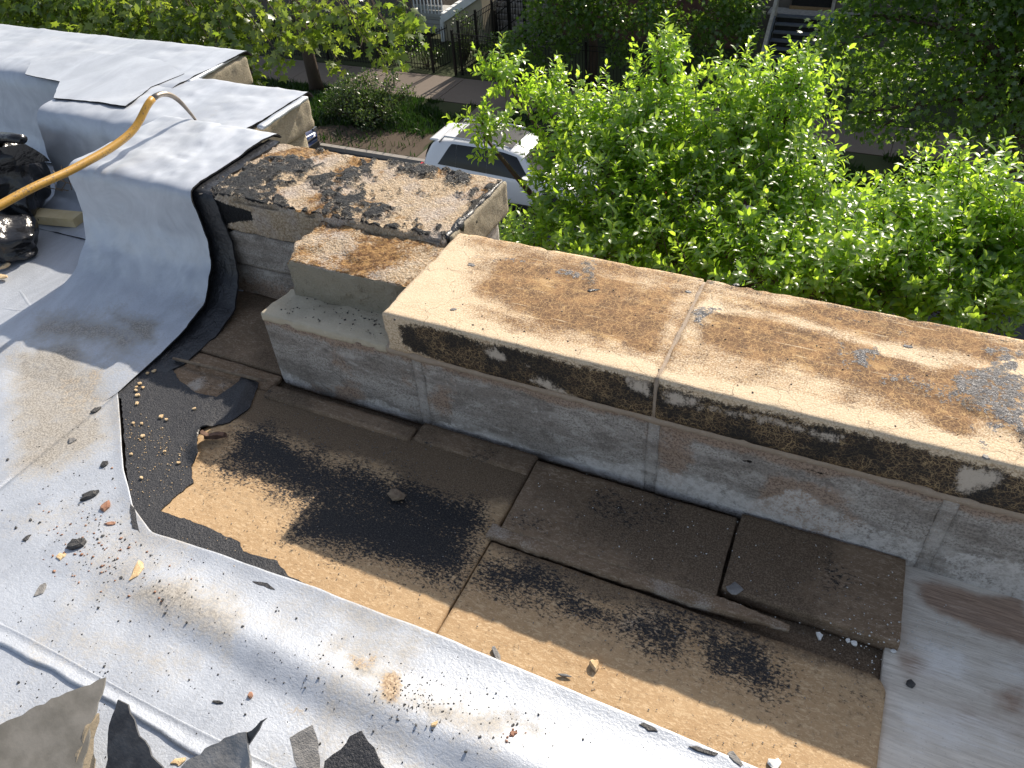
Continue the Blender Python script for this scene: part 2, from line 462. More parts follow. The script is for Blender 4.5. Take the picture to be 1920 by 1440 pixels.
def mat_stonewall():
    m = Mat('rubble_stone_face')
    n = m.noise(3, 4); nf = m.noise(30, 4)
    isl = m.n('ShaderNodeObjectInfo').outputs['Random']
    c = m.mix(isl, (.30, .28, .25), (.48, .45, .41)); c = m.mix(m.mul(n, .5), c, (.25, .22, .19))
    return m.set(c, .9, normal=m.bump(nf, .5, .02), spec=.2)
def mat_glass_dark():
    m = Mat('tinted_glass')
    return m.set((.010, .011, .012), .05, spec=.35)

MT = dict(
    coping=mat_coping(), lumpy=mat_lumpy(), block=mat_block(), silver=mat_silver(), felt=mat_felt(), bitumen=mat_bitumen(),
    board=mat_board('tan_fibreboard', (.38, .25, .135), (.47, .325, .185), (.62, .47, .30)),
    board_dark=mat_board('brown_weathered_board', (.17, .115, .07), (.25, .175, .115), (.38, .30, .22)),
    ply=mat_ply(),
    mortar=mat_plain_stone('tan_mortar', (.42, .35, .28), (.32, .245, .18), (.50, .44, .37)),
    ledge=mat_plain_stone('pale_cement_render', (.56, .50, .385), (.44, .385, .285), (.64, .58, .47), bump=.7),
    endstone=mat_plain_stone('rough_cut_stone', (.42, .37, .28), (.28, .24, .17), (.52, .47, .37), bump=1.0),
    bar=mat_bar_paint(),
    rim=mat_simple('matt_black_edge', (.015, .015, .016), (.04, .04, .042), .9, 60, 0, .3, .003, .1),
    steel=mat_simple('worn_steel', (.20, .17, .14), (.32, .28, .24), .38, 40, .8, .2, .003),
    bag=mat_bag(),
    lumber=mat_simple('fresh_pine', (.62, .48, .25), (.70, .57, .34), .65, 25, 0, .25, .003),
    chip=mat_simple('tar_chip', (.022, .022, .024), (.07, .068, .066), .45, 60, 0, .6, .006),
    chipgrey=mat_simple('grey_roofing_chip', (.16, .155, .15), (.26, .25, .24), .6, 60, 0, .6, .006),
    chiptan=mat_simple('tan_chip', (.55, .38, .20), (.68, .52, .32), .8, 60, 0, .5, .005),
    chiprust=mat_simple('brick_crumb', (.26, .13, .085), (.38, .22, .15), .9, 60, 0, .5, .005),
    chipwhite=mat_simple('white_pebble', (.62, .62, .60), (.72, .72, .70), .8, 60, 0, .3, .003),
    twig=mat_simple('dry_twig', (.24, .18, .12), (.14, .10, .07), .8, 80, 0, .3, .003),
    asphalt=mat_plain_stone('asphalt', (.05, .05, .052), (.075, .074, .073), (.10, .10, .098), .9, .25, .4),
    walk=mat_plain_stone('sidewalk_concrete', (.19, .155, .13), (.15, .125, .105), (.22, .185, .155), .9, .12, .3),  # colour darker than real concrete, carries the deep tree shade
    kerb=mat_plain_stone('kerb_concrete', (.30, .28, .26), (.24, .22, .20), (.36, .34, .32), .9, .2, .3),
    rustfelt=mat_simple('rusty_felt', (.075, .042, .03), (.17, .10, .07), .85, 50, 0, .6, .005),
    dirt=mat_plain_stone('dry_dirt', (.10, .075, .055), (.06, .046, .036), (.13, .105, .08), .95, .25, .6),
    soil=mat_plain_stone('lawn_soil', (.035, .05, .02), (.05, .055, .028), (.06, .07, .03), .95, .15, .6),
    iron=mat_simple('black_iron', (.012, .012, .013), (.022, .021, .02), .4, 8, .4),
    white=mat_simple('white_paint', (.74, .75, .76), (.66, .67, .68), .5, 5),
    siding=mat_simple('grey_siding', (.40, .40, .38), (.34, .34, .33), .6, 3),
    tanwall=mat_simple('tan_render', (.42, .38, .28), (.36, .32, .24), .85, 3),
    darkwall=mat_simple('dark_shingle', (.10, .09, .085), (.14, .125, .11), .8, 3),
    brick=mat_simple('red_brown_brickwork', (.10, .055, .042), (.14, .075, .055), .9, 6),
    stone=mat_stonewall(),
    bluewood=mat_simple('painted_stair_boards', (.10, .115, .135), (.14, .15, .17), .6, 6),
    greywood=mat_simple('weathered_rail', (.50, .47, .43), (.34, .31, .27), .8, 9),
    tanwood=mat_simple('bare_wood_sill', (.30, .20, .10), (.24, .16, .09), .8, 9),
    black=mat_simple('dark_interior', (.012, .012, .013), (.02, .02, .02), .9, 5),
    glass=mat_glass_dark(),
    carwhite=mat_simple('white_car_paint', (.78, .79, .81), (.76, .77, .79), .25, 2, 0, 0, .001, .5, .8),
    carblue=mat_simple('dark_blue_car_paint', (.015, .03, .10), (.02, .035, .12), .2, 2, 0, 0, .001, .5, .9),
    carsilver=mat_simple('silver_car_paint', (.45, .46, .47), (.47, .48, .49), .25, 2, .6, 0, .001, .5, .8),
    trim=mat_simple('black_trim', (.02, .02, .02), (.03, .03, .03), .45, 10),
    chrome=mat_simple('brushed_rail', (.55, .56, .57), (.6, .6, .62), .25, 10, .9),
    tyre=mat_simple('tyre_rubber', (.02, .02, .02), (.03, .03, .03), .8, 20),
    red=mat_simple('red_tail_lens', (.45, .01, .012), (.5, .015, .015), .15, 5),
    plasticblue=mat_simple('blue_plastic', (.03, .14, .30), (.04, .18, .36), .4, 8),
    bark=mat_plain_stone('bark', (.10, .075, .055), (.06, .045, .034), (.14, .11, .085), .95, .5, 1.0),
    twigbark=mat_plain_stone('twig_bark', (.14, .11, .085), (.09, .07, .05), (.18, .15, .12), .9, .5, .5),
    pear=mat_leaf('pear_leaf', (.08, .17, .02), (.14, .25, .03), (.40, .67, .045), (.66, .88, .08), .64, .05),
    maple=mat_leaf('maple_leaf', (.065, .12, .025), (.12, .17, .04), (.26, .42, .03), (.46, .58, .06), .5, .045),
    maple_dark=mat_leaf('dark_maple_leaf', (.045, .10, .018), (.08, .15, .03), (.20, .38, .025), (.32, .52, .04), .48, .05),
    shrub=mat_leaf('shrub_leaf', (.04, .075, .02), (.07, .105, .03), (.08, .15, .025), (.15, .23, .04), .4, .05),
    grass=mat_leaf('grass_blade', (.02, .045, .010), (.035, .07, .014), (.03, .08, .010), (.05, .12, .014), .35, .03),
)
# ================================================================== roof: stones, boards, sheets
from mathutils.geometry import delaunay_2d_cdt

def stone_arrays(x0, x1, y0, y1, z0, z1, step=.01, r=.006, amp=.002, nscale=35, seed=0, zstep=None):
    n = [max(2, int(math.ceil((b-a)/s))) for a, b, s in ((x0, x1, step), (y0, y1, step), (z0, z1, zstep or step))]
    idx = {}; pts = []
    def vid(i, j, k):
        key = (i, j, k)
        if key not in idx:
            idx[key] = len(pts); pts.append(key)
        return idx[key]
    F = []
    nx, ny, nz = n
    for k, fl in ((0, True), (nz, False)):
        for i in range(nx):
            for j in range(ny):
                q = (vid(i, j, k), vid(i+1, j, k), vid(i+1, j+1, k), vid(i, j+1, k)); F.append(q[::-1] if fl else q)
    for j, fl in ((0, False), (ny, True)):
        for i in range(nx):
            for k in range(nz):
                q = (vid(i, j, k), vid(i+1, j, k), vid(i+1, j, k+1), vid(i, j, k+1)); F.append(q[::-1] if fl else q)
    for i, fl in ((0, True), (nx, False)):
        for j in range(ny):
            for k in range(nz):
                q = (vid(i, j, k), vid(i, j+1, k), vid(i, j+1, k+1), vid(i, j, k+1)); F.append(q[::-1] if fl else q)
    V = np.array(pts, float)/np.array(n)
    lo = np.array([x0, y0, z0]); hi = np.array([x1, y1, z1])
    V = lo+V*(hi-lo)
    rr = min(r, .45*min(hi-lo))
    Vi = np.clip(V, lo+rr, hi-rr); D = V-Vi
    L = np.linalg.norm(D, axis=1); N = D/np.maximum(L, 1e-9)[:, None]
    V = Vi+N*rr
    V = V+N*((fbm(V, nscale, 3, seed)-.5)*2*amp)[:, None]
    return V, F, N
def stone(name, dims, mat, parent, attrfun=None, deform=None, **k):
    V, F, N = stone_arrays(*dims, **k)
    A = attrfun(V, N) if attrfun else None
    if deform: V = deform(V, N, A)
    return mesh(name, V, F, mat, parent, True, A)

def torn_points(poly, seg=.012, jit=.003, seed=0):
    poly = np.asarray(poly, float); out = []
    rg = np.random.default_rng(seed)
    for a, b in zip(poly, np.roll(poly, -1, 0)):
        L = np.linalg.norm(b-a); n = max(1, int(L/seg))
        nrm = np.array([-(b-a)[1], (b-a)[0]])/max(L, 1e-9)
        for i in range(n):
            p = a+(b-a)*i/n
            out.append(p+nrm*(rg.random()-.5)*2*jit*(1 if i else .4))
    return np.array(out)
def sheet2d(poly, cell=.02, seg=.012, jit=.003, seed=0):
    """triangulated 2-D sheet with interior points; returns pts (n,2), tris"""
    P = torn_points(poly, seg, jit, seed)
    lo = P.min(0); hi = P.max(0)
    gx, gy = np.meshgrid(np.arange(lo[0], hi[0], cell), np.arange(lo[1], hi[1], cell), indexing='ij')
    Q = np.column_stack([gx.ravel(), gy.ravel()])+np.random.default_rng(seed).random((gx.size, 2))*cell*.4
    Q = Q[sdist(Q, P) < -cell*.5]
    allp = np.vstack([P, Q]); n = len(P)
    r = delaunay_2d_cdt([Vector(p) for p in allp], [], [list(range(n))], 1, 1e-6)
    return np.array([tuple(v) for v in r[0]]), [tuple(f) for f in r[2]]
def solid(o, t, rim=None, offset=-1):
    md = o.modifiers.new('thick', 'SOLIDIFY'); md.thickness = t; md.offset = offset
    es = o.modifiers.new('crisp', 'EDGE_SPLIT'); es.split_angle = math.radians(50)
    if rim is not None:
        o.data.materials.append(rim); md.material_offset = 1; md.material_offset_rim = 1
    return o

YA, YB = 1.072, 1.424            # inner and outer face of the near parapet run
ZC0, ZC1 = .209, .307            # underside and top of its coping
TOPZ = .318                      # top of the stepped-back runs

# ---- the building body under our feet (brick walls down to the street)
body = MB()
plan = [(-4.6, -4.0), (3.2, -4.0), (3.2, YB-.02), (-.9, YB-.02), (-.9, 1.68), (-1.79, 1.68), (-1.79, 2.01), (-2.3, 2.01), (-2.3, 2.29), (-4.6, 2.29)]
nb_ = len(plan)
body.v = [(x, y, GROUND) for x, y in plan]+[(x, y, -.05) for x, y in plan]
body.f = [tuple(range(nb_))[::-1], tuple(range(nb_, 2*nb_))]+[(i, (i+1) % nb_, nb_+(i+1) % nb_, nb_+i) for i in range(nb_)]
bb = body.build('building', MT['brick']); tag(bb, 'brick apartment building under the silver roof', 'building')

# ---- deck and boards
deck = MB().box(-4.5, 3.1, -3.9, 1.3, -.048, -.028).build('roof_deck', MT['board_dark']); tag(deck, kind='structure')
me = deck.data; set_attrs(me, {'tar': np.zeros(8), 'white': np.zeros(8), 'stain': np.full(8, .7)})

TAR_BOARD = [  # black tar left on the boards (photo points on the board plane), strength
    ([(400,862),(440,800),(500,790),(600,850),(760,890),(905,945),(930,985),(905,1060),(862,1108),(780,1085),(620,1040),(520,1015),(575,945),(470,900)], .72),
    ([(590,945),(700,930),(880,985),(900,1030),(850,1095),(700,1050),(545,1005)], .80),
    ([(368,868),(420,840),(600,900),(640,950),(560,960),(470,910),(400,905)], .60),
    ([(905,1040),(985,1040),(1090,1110),(1190,1160),(1160,1185),(1010,1130),(890,1090)], .74),
    ([(1120,1110),(1300,1150),(1330,1200),(1280,1250),(1160,1200)], .58),
    ([(1300,1150),(1400,1180),(1480,1240),(1490,1300),(1440,1322),(1330,1260)], .72),
    ([(880,1075),(1000,1120),(985,1140),(870,1100)], .5),
    ([(1600,1290),(1640,1300),(1630,1312),(1598,1304)], .6),
]
TAR_BOARD = [(poly_z(p), s) for p, s in TAR_BOARD]
WHITE_BOARD = [([(1120,1180),(1200,1130),(1260,1150),(1250,1190),(1180,1210)], .5), ([(1180,1150),(1230,1130),(1240,1150),(1200,1170)], .6),
               ([(1460,1170),(1640,1225),(1650,1250),(1500,1210)], .7), ([(1080,1120),(1110,1115),(1120,1150),(1090,1160)], .5)]
WHITE_BOARD = [(poly_z(p), s) for p, s in WHITE_BOARD]
def board_attr(V, N=None):
    Q = V[:, :2]+(np.column_stack([fbm(V, 20, 3, 5), fbm(V, 20, 3, 9)])-.5)*.05
    tar = np.full(len(V), .12); wh = np.full(len(V), .08)
    for p, s in TAR_BOARD: tar = np.maximum(tar, (s+.12)*pmask(Q, p, .05))
    tar = tar+np.where(tar > .25, .55*(fbm(V*np.array([.45, 1, 1]), 16, 4, 49)-.45), 0)
    for p, s in WHITE_BOARD: wh = np.maximum(wh, s*pmask(Q, p, .02))
    stain_shade = .95*sstep(V[:, 1]+.10*(fbm(V, 6, 3, 47)-.5), .86, .97)*(V[:, 0] < -.5)+.75*sstep(V[:, 1]+.08*(fbm(V, 6, 3, 48)-.5), .76, .83)*(V[:, 0] > -.52)
    stain_shade = np.maximum(stain_shade, .35*sstep(V[:, 1], .64, .70))  # parapet shade painted in: boards darker behind its shadow edge
    return {'tar': tar, 'white': wh, 'stain': stain_shade}
def dark_attr(V, N=None):
    n = fbm(V, 9, 4, 21)
    return {'stain': .25+.5*sstep(fbm(V, 5, 3, 45), .35, .7), 'tar': sstep(n, .55, .75)*.42, 'white': .08+.2*sstep(fbm(V, 6, 3, 44), .55, .8)}
def rnd_corner(V, N, A):
    # front right corner of the board is worn round
    cx, cy = .214, .832
    R = .035
    c = np.array([cx-R, cy-R]); d = V[:, :2]-c
    m = (d[:, 0] > 0) & (d[:, 1] > 0)
    L = np.linalg.norm(d, axis=1); k = np.where(m & (L > R), R/np.maximum(L, 1e-6), 1.0)
    V[:, :2] = c+d*k[:, None]
    return V
stone('board', (-1.30, -.523, .46, 1.035, -.022, 0), MT['board'], deck, board_attr, step=.009, r=.003, amp=.0012, seed=3, zstep=.011)
stone('board', (-.519, .214, .40, .832, -.022, -.0005), MT['board'], deck, board_attr, rnd_corner, step=.009, r=.003, amp=.0012, seed=4, zstep=.011)
def skew(ax, ay):
    def f(V, N, A):
        V[:, 1] += (V[:, 0])*ax; V[:, 0] += (V[:, 1]-1.0)*ay
        return V
    return f
stone('board', (-.517, -.087, .868, 1.064, -.022, .0115), MT['board_dark'], deck, dark_attr, skew(.012, -.03), step=.009, r=.0022, amp=.0018, seed=5, zstep=.01)
stone('board', (-.081, .221, .893, 1.080, -.022, .0115), MT['board_dark'], deck, dark_attr, skew(.014, -.03), step=.009, r=.0022, amp=.0018, seed=6, zstep=.01)
stone('board', (-1.235, -.818, 1.010, 1.052, -.02, .010), MT['board_dark'], deck, dark_attr, step=.01, r=.004, amp=.002, seed=7, zstep=.01)
stone('board', (-.812, -.523, 1.018, 1.075, -.02, .008), MT['board_dark'], deck, dark_attr, step=.01, r=.004, amp=.002, seed=8, zstep=.01)
stone('board', (-1.68, -1.235, 1.10, 1.37, -.02, .004), MT['board_dark'], deck, dark_attr, step=.012, r=.004, amp=.002, seed=9, zstep=.011)
def warmb(V, N=None):
    return {'stain': .4+0*V[:, 0], 'tar': .30*sstep(fbm(V, 14, 3, 61), .5, .7), 'white': .25+.5*sstep(fbm(V, 16, 3, 62), .45, .7)}
stone('board', (-1.62, -1.245, .90, 1.095, -.02, -.001), MT['board_dark'], deck, warmb, step=.01, r=.004, amp=.002, seed=10, zstep=.011)
def sliver(V, N, A):
    # split wooden sliver: tapers and splinters to the right, ragged long edges
    t = (V[:, 0]+.535)/.585
    c = .852+.010*t
    w = (1-.55*sstep(t, .7, 1.0))*(1+.35*(fbm(V, 40, 3, 71)-.5))
    V[:, 1] = c+(V[:, 1]-.858)*w
    V[:, 2] = V[:, 2]*(1-.6*sstep(t, .85, 1.0))
    return V
stone('board', (-.535, .05, .842, .874, -.012, .009), MT['board_dark'], deck,
      lambda V, N: {'white': .35+.35*sstep(fbm(V, 9, 3, 2), .4, .7), 'stain': .3+.5*(fbm(V, 20, 3, 3)-.5), 'tar': 0*V[:, 0]}, sliver, step=.005, r=.002, amp=.004, nscale=90, seed=11, zstep=.012)
PLY_W = [(poly_z(p, -.01), s) for p, s in (
    ([(1690,1190),(1740,1180),(1810,1215),(1840,1260),(1790,1300),(1720,1270)], .75), ([(1840,1210),(1925,1190),(1925,1290),(1860,1270)], .6),
    ([(1660,1300),(1920,1360),(1925,1440),(1660,1440)], .5), ([(1700,1130),(1740,1120),(1745,1150),(1710,1160)], .5))]
PLY_B = [(poly_z(p, -.01), s) for p, s in (
    ([(1700,1070),(1925,1130),(1925,1200),(1830,1180),(1710,1130)], .95), ([(1860,1290),(1925,1270),(1925,1340),(1880,1330)], .8),
    ([(1660,1210),(1720,1200),(1800,1290),(1780,1310),(1670,1260)], .6), ([(1830,1190),(1925,1200),(1925,1260),(1880,1250)], .6))]
def ply_attr(V, N=None):
    Q = V[:, :2]+(np.column_stack([fbm(V, 12, 3, 15), fbm(V, 12, 3, 19)])-.5)*.06
    w = np.full(len(V), .2); b = .20+.35*sstep(fbm(V, 4, 4, 17), .45, .7)
    for p, s in PLY_W: w = np.maximum(w, s*pmask(Q, p, .03))
    for p, s in PLY_B: b = np.maximum(b, s*pmask(Q, p, .03))
    return {'white': w, 'brown': b}
stone('plywood_sheet', (.205, 1.9, .30, 1.10, -.027, -.009), MT['ply'], deck, ply_attr, step=.016, r=.002, amp=.001, seed=12, zstep=.009)

# ---- the parapet
par = thing('parapet_wall', 'low stepped concrete parapet wall stained with tar and rust', 'parapet', (0, YA, 0))

def px_y(pts): return poly_y(pts, YA)
FR_TAR = px_y([(748,608),(752,640),(775,662),(830,682),(900,706),(1000,736),(1100,766),(1225,802),(1400,846),(1600,897),(1800,948),(1940,982),
               (1940,905),(1870,878),(1700,834),(1500,788),(1235,719),(1080,682),(1000,660),(900,638),(850,622),(790,606)])
FR_BARE = [(px_y(p), s) for p, s in (
    ([(890,640),(925,648),(952,668),(940,682),(905,664)], .8), ([(985,712),(1010,702),(1070,732),(1095,755),(1040,748)], .8),
    ([(1160,700),(1222,716),(1222,748),(1178,730)], .95), ([(1246,726),(1318,744),(1300,764),(1248,756)], .9),
    ([(1310,750),(1580,818),(1580,838),(1500,815),(1400,786),(1310,766)], .85), ([(1802,870),(1884,886),(1886,905),(1830,926),(1788,924)], 1.0),
    ([(950,668),(990,672),(1000,700),(960,690)], .5), ([(1000,742),(1080,764),(1060,768),(1000,752)], .6))]
def px_t(pts): return poly_z(pts, ZC1)
TOP_BROWN = [(px_t(p), s) for p, s in (
    ([(930,478),(880,548),(985,606),(1110,648),(1240,690),(1268,600),(1300,538),(1150,508),(1000,468)], .56),
    ([(960,520),(1010,590),(1180,640),(1250,640),(1280,570),(1160,540),(1060,520)], .66),
    ([(1040,520),(1090,560),(1250,612),(1275,590),(1170,548)], .80),
    ([(1335,545),(1300,640),(1400,686),(1560,716),(1700,784),(1800,826),(1850,800),(1930,830),(1930,640),(1600,572)], .62),
    ([(1335,600),(1420,600),(1620,655),(1760,735),(1730,760),(1560,700),(1400,668),(1320,640)], .85),
    ([(1370,556),(1700,615),(1930,668),(1930,690),(1700,640),(1380,580)], .72),
    ([(1228,690),(1310,530),(1330,530),(1250,700)], .75))]
TOP_LIGHT = [(px_t(p), .03) for p in ([(1335,572),(1450,590),(1620,640),(1800,680),(1920,700)], [(1660,660),(1760,690)], [(760,560),(870,470)])]
TOP_GREY = [(px_t(p), s) for p, s in (
    ([(1308,575),(1350,570),(1362,592),(1330,616),(1302,606)], .75), ([(1598,655),(1640,645),(1655,668),(1620,692),(1588,690)], .85),
    ([(1630,700),(1690,705),(1690,725),(1640,720)], .65), ([(1715,712),(1770,715),(1775,742),(1720,738)], .7),
    ([(1780,722),(1830,690),(1890,675),(1930,690),(1930,815),(1880,800),(1820,765)], .80), ([(1840,640),(1925,655),(1925,690),(1860,680)], .62), ([(1660,690),(1790,720),(1800,760),(1720,745)], .60), ([(1560,645),(1600,640),(1600,690),(1570,690)], .5), ([(1670,620),(1705,618),(1700,640),(1675,636)], .55),
    ([(1030,500),(1095,508),(1098,524),(1050,520)], .8), ([(1090,490),(1112,490),(1112,530),(1100,535)], .85),
    ([(885,476),(1000,482),(1012,494),(930,490)], .55), ([(1815,780),(1830,785),(1858,858),(1845,855)], .7),
    ([(1860,788),(1920,798),(1920,815),(1870,808)], .8), ([(1570,590),(1640,600),(1640,610),(1580,606)], .4))]
TOP_TAR = [(px_t(p), s) for p, s in (
    ([(1092,490),(1110,490),(1112,530),(1122,560),(1110,558),(1096,525)], .5), ([(1250,512),(1330,528),(1500,560),(1500,566),(1320,536)], .45),
    ([(1500,560),(1700,592),(1930,636),(1930,646),(1700,602),(1500,568)], .5), ([(1800,740),(1850,745),(1840,775),(1810,770)], .45),
    ([(1895,800),(1930,805),(1930,850),(1905,830)], .6))]
def cop_attr(V, N):
    wob = (np.column_stack([fbm(V, 14, 4, 101), fbm(V, 14, 4, 102)])-.5)*.045
    top = (N[:, 2] > .6)
    Q = V[:, :2]+wob
    n = len(V)
    brown = np.full(n, .43)+.30*(fbm(V*np.array([.5, 1, 1]), 9, 4, 33)-.5)-.38*sstep(-V[:, 0]-.5*(V[:, 1]-YA)+.10*(fbm(V, 12, 3, 34)-.5), .60, .80)
    grey = np.zeros(n); tar = np.zeros(n); bare = np.zeros(n)
    for p, s in TOP_BROWN: brown = np.maximum(brown, (s+.08)*pmask(Q, p, .04))
    for p, w in TOP_LIGHT: brown = brown-.42*polyline_mask(Q, p, w*.5, .02)
    for p, s in TOP_GREY: grey = np.maximum(grey, s*.80*pmask(Q, p, .016))
    for p, s in TOP_TAR: tar = np.maximum(tar, s*pmask(Q, p, .008))
    # pale strip along the inner edge
    brown = brown-.60*sstep(YA+.060-V[:, 1]+.05*(fbm(V, 12, 3, 8)-.5), 0, .05)
    brown, grey, tar = (np.where(top, a, 0) for a in (brown, grey, tar))
    front = (N[:, 1] < -.35) & ~top
    QF = V[:, [0, 2]]+wob*.35
    t2 = .80*pmask(QF, FR_TAR, .014)
    b2 = np.zeros(n)
    for p, s in FR_BARE: b2 = np.maximum(b2, s*.80*pmask(QF, p, .014))
    tar = np.where(front, t2, tar); bare = np.where(front, np.maximum(b2, .25*(t2 < .2)), bare)
    brown = np.where(front, .25, brown)
    side = ~top & ~front
    brown = np.where(side, .4, brown)
    return {'brown': brown, 'grey': grey, 'tar': tar, 'bare': bare}
def chip_edges(seed):
    def f(V, N, A):
        e = (np.abs(N) > .25).sum(1) >= 2            # edge vertices: nibble them
        k = sstep(fbm(V, 30, 3, seed), .5, .75)*.0035
        g = A.get('grey')
        if g is not None: V = V+N*(sstep(g, .3, .6)*(.001+.007*fbm(V, 70, 3, seed+3)))[:, None]
        return V-N*(k*e)[:, None]
    return f
for i, (a, b) in enumerate(((-.871, -.2785), (-.2735, .486), (.491, 1.2), (1.205, 1.9))):
    stone('coping_stone', (a, b, YA, YB, ZC0, ZC1), MT['coping'], par, cop_attr, chip_edges(40+i), step=.0085, r=.0035, amp=.0012, seed=20+i)
# mortar in the coping joints and the bed under the copings
for x in (-.276, .4885, 1.2025):
    stone('mortar_joint', (x-.006, x+.006, YA+.004, YB-.01, ZC0, ZC1-.002), MT['mortar'], par, step=.012, r=.003, amp=.003, nscale=80, seed=31)
stone('mortar_bed', (-.885, 1.9, YA+.006, YB-.03, .188, ZC0+.001), MT['mortar'], par, step=.016, r=.005, amp=.004, nscale=40, seed=32)

ZIG = np.array([at_y(px, py, YA+.014)[[0, 2]] for px, py in ((495,665),(560,700),(600,725),(640,745),(700,735),(760,765),(790,790),(850,775),(900,790),(960,810),(1020,850),(1100,838),(1150,858),(1205,860),(1260,870),(1340,890),(1420,925),(1500,905),(1600,960),(1720,1000),(1900,1040))])
BL_TAR = [px_y(p) for p in ([(1325,848),(1345,855),(1400,868),(1440,885),(1400,880),(1350,866)], [(1490,880),(1550,895),(1545,905),(1500,892)])]
def block_attr(V, N):
    zx = np.interp(V[:, 0], ZIG[:, 0], ZIG[:, 1])+.03*(fbm(V, 40, 3, 51)-.5)
    low = sstep(zx-V[:, 2], -.006, .03)*.66*sstep(fbm(V*np.array([1, 1, .4]), 7, 3, 52), .10, .45)
    band = .46*np.exp(-((V[:, 2]-.135-.05*(fbm(V, 8, 2, 53)-.5))/.026)**2)*sstep(fbm(V, 12, 3, 54), .35, .7)
    white = np.maximum(low, band)
    brown = .12+np.maximum(.75*sstep(V[:, 2]+.05*(fbm(V, 10, 3, 55)-.5), .150, .185), .7*sstep(fbm(V, 5, 3, 56), .50, .70))
    tar = np.zeros(len(V))
    for p in BL_TAR: tar = np.maximum(tar, .62*pmask(V[:, [0, 2]], p, .008))
    return {'white': white, 'brown': brown, 'tar': tar}
bl_edges = [(-1.238, -.826), (-.804, -.287), (-.265, .237), (.259, .8), (.822, 1.36), (1.38, 1.9)]
for i, (a, b) in enumerate(bl_edges):
    stone('concrete_block', (a, b, YA+.014, YB-.04, -.02, .190), MT['block'], par, block_attr, chip_edges(60+i), step=.011, r=.005, amp=.0018, seed=60+i)
for x in (-.815, -.276, .248, .811, 1.37):
    def jat(V, N): return {'white': np.full(len(V), .42), 'brown': np.full(len(V), .35), 'tar': np.zeros(len(V))}
    stone('mortar_joint', (x-.0135, x+.0135, YA+.0160, YB-.05, -.02, .188), MT['block'], par, jat, step=.009, r=.001, amp=.0010, nscale=60, seed=33)

# corner: low ledge and the block that fills the step
def ledge_def(V, N, A):
    t = sstep(-V[:, 0], 1.16, 1.24)
    return V-N*(sstep(fbm(V, 20, 3, 77), .45, .7)*.006)[:, None]
stone('ledge', (-1.238, -.874, YA+.011, 1.20, .182, .206), MT['ledge'], par, None, ledge_def, step=.008, r=.004, amp=.003, nscale=45, seed=70)
def mid_attr(V, N):
    top = N[:, 2] > .5
    return {'brown': np.where(top, .62+.9*(fbm(V, 8, 4, 81)-.5), .05), 'tar': np.where(top, .42*sstep(fbm(V, 30, 3, 82), .55, .75), 0.0), 'render': np.where(N[:, 2] > .25, 0.0, 1.0)}
def mid_def(V, N, A):
    c = sstep(-(V[:, 0])*1.0, 1.19, 1.236)*sstep(1.26-V[:, 1], 0, .08)      # broken front left corner
    V[:, 0] += .03*c
    V[:, 2] += -.010*c*(V[:, 2] > .25)
    return V-N*(sstep(fbm(V, 22, 3, 84), .5, .75)*.008)[:, None]
stone('corner_block', (-1.234, -.869, 1.178, 1.362, .200, .304), MT['lumpy'], par, mid_attr, mid_def, step=.007, r=.004, amp=.003, nscale=60, seed=80)

# burnt coping with lumps of tar on the second run
B_TAR = [(poly_z(p, TOPZ), s) for p, s in (
    ([(400,362),(470,300),(560,285),(600,310),(560,345),(520,350),(560,390),(590,392),(520,395),(440,385)], .68),
    ([(570,330),(640,320),(700,340),(690,390),(640,415),(590,400),(600,365)], .66), ([(620,335),(690,300),(720,305),(660,345)], .72),
    ([(720,296),(800,306),(900,330),(905,345),(860,350),(800,330),(740,312)], .68), ([(690,380),(760,375),(770,395),(720,410),(690,410)], .64),
    ([(395,372),(520,394),(640,408),(760,440),(850,446),(850,438),(700,415),(560,385),(420,362)], .66), ([(845,330),(880,335),(870,350),(850,348)], .7),
    ([(855,410),(930,335),(935,345),(872,430),(850,440)], .8), ([(460,330),(530,325),(520,350),(450,350)], .7), ([(780,350),(810,352),(800,370),(775,362)], .55))]
B_PALE = poly_z([(640,350),(760,320),(900,340),(860,420),(780,425),(740,400),(700,370)], TOPZ)
def lump_attr(V, N):
    Q = V[:, :2]+(np.column_stack([fbm(V, 25, 4, 91), fbm(V, 25, 4, 92)])-.5)*.06
    n = fbm(V, 62, 4, 93); n2 = fbm(V, 17, 4, 97)
    tar = .45*sstep(n, .56, .66)+.35*sstep(n2, .52, .64)
    for p, s in B_TAR: tar = np.maximum(tar, s*pmask(Q, p, .012)*(.55+.9*sstep(n, .38, .58)*.55+.25*sstep(n2, .4, .6)))
    pale = pmask(Q, B_PALE, .03)
    tar = tar*(1-.35*pale)
    brown = .5*sstep(fbm(V, 13, 4, 94), .42, .62)*(1-.6*pale)+.18
    front = N[:, 1] < -.6
    fr = pmask(V[:, [0, 2]], poly_y([(395,370),(470,395),(478,415),(430,420),(420,440),(385,440)], 1.36), .01)
    return {'tar': np.where(front, .75*fr, np.clip(tar, 0, 1)), 'brown': np.where(front, .1, brown), 'render': np.zeros(len(V))}
def lump_def(V, N, A):
    up = np.clip(N[:, 2], 0, 1)
    t = sstep(A['tar'], .35, .6)
    d = (t*(.004+.013*fbm(V, 55, 3, 95))+.006*(fbm(V, 30, 4, 96)-.5))*up
    V = V.copy(); V[:, 2] += d
    e = (np.abs(N) > .25).sum(1) >= 2
    return V-N*(sstep(fbm(V, 22, 3, 98), .45, .7)*.012*e)[:, None]
stone('coping_stone', (-1.64, -.885, 1.36, 1.700, .214, TOPZ-.006), MT['lumpy'], par, lump_attr, lump_def, step=.0062, r=.007, amp=.003, nscale=40, seed=90)
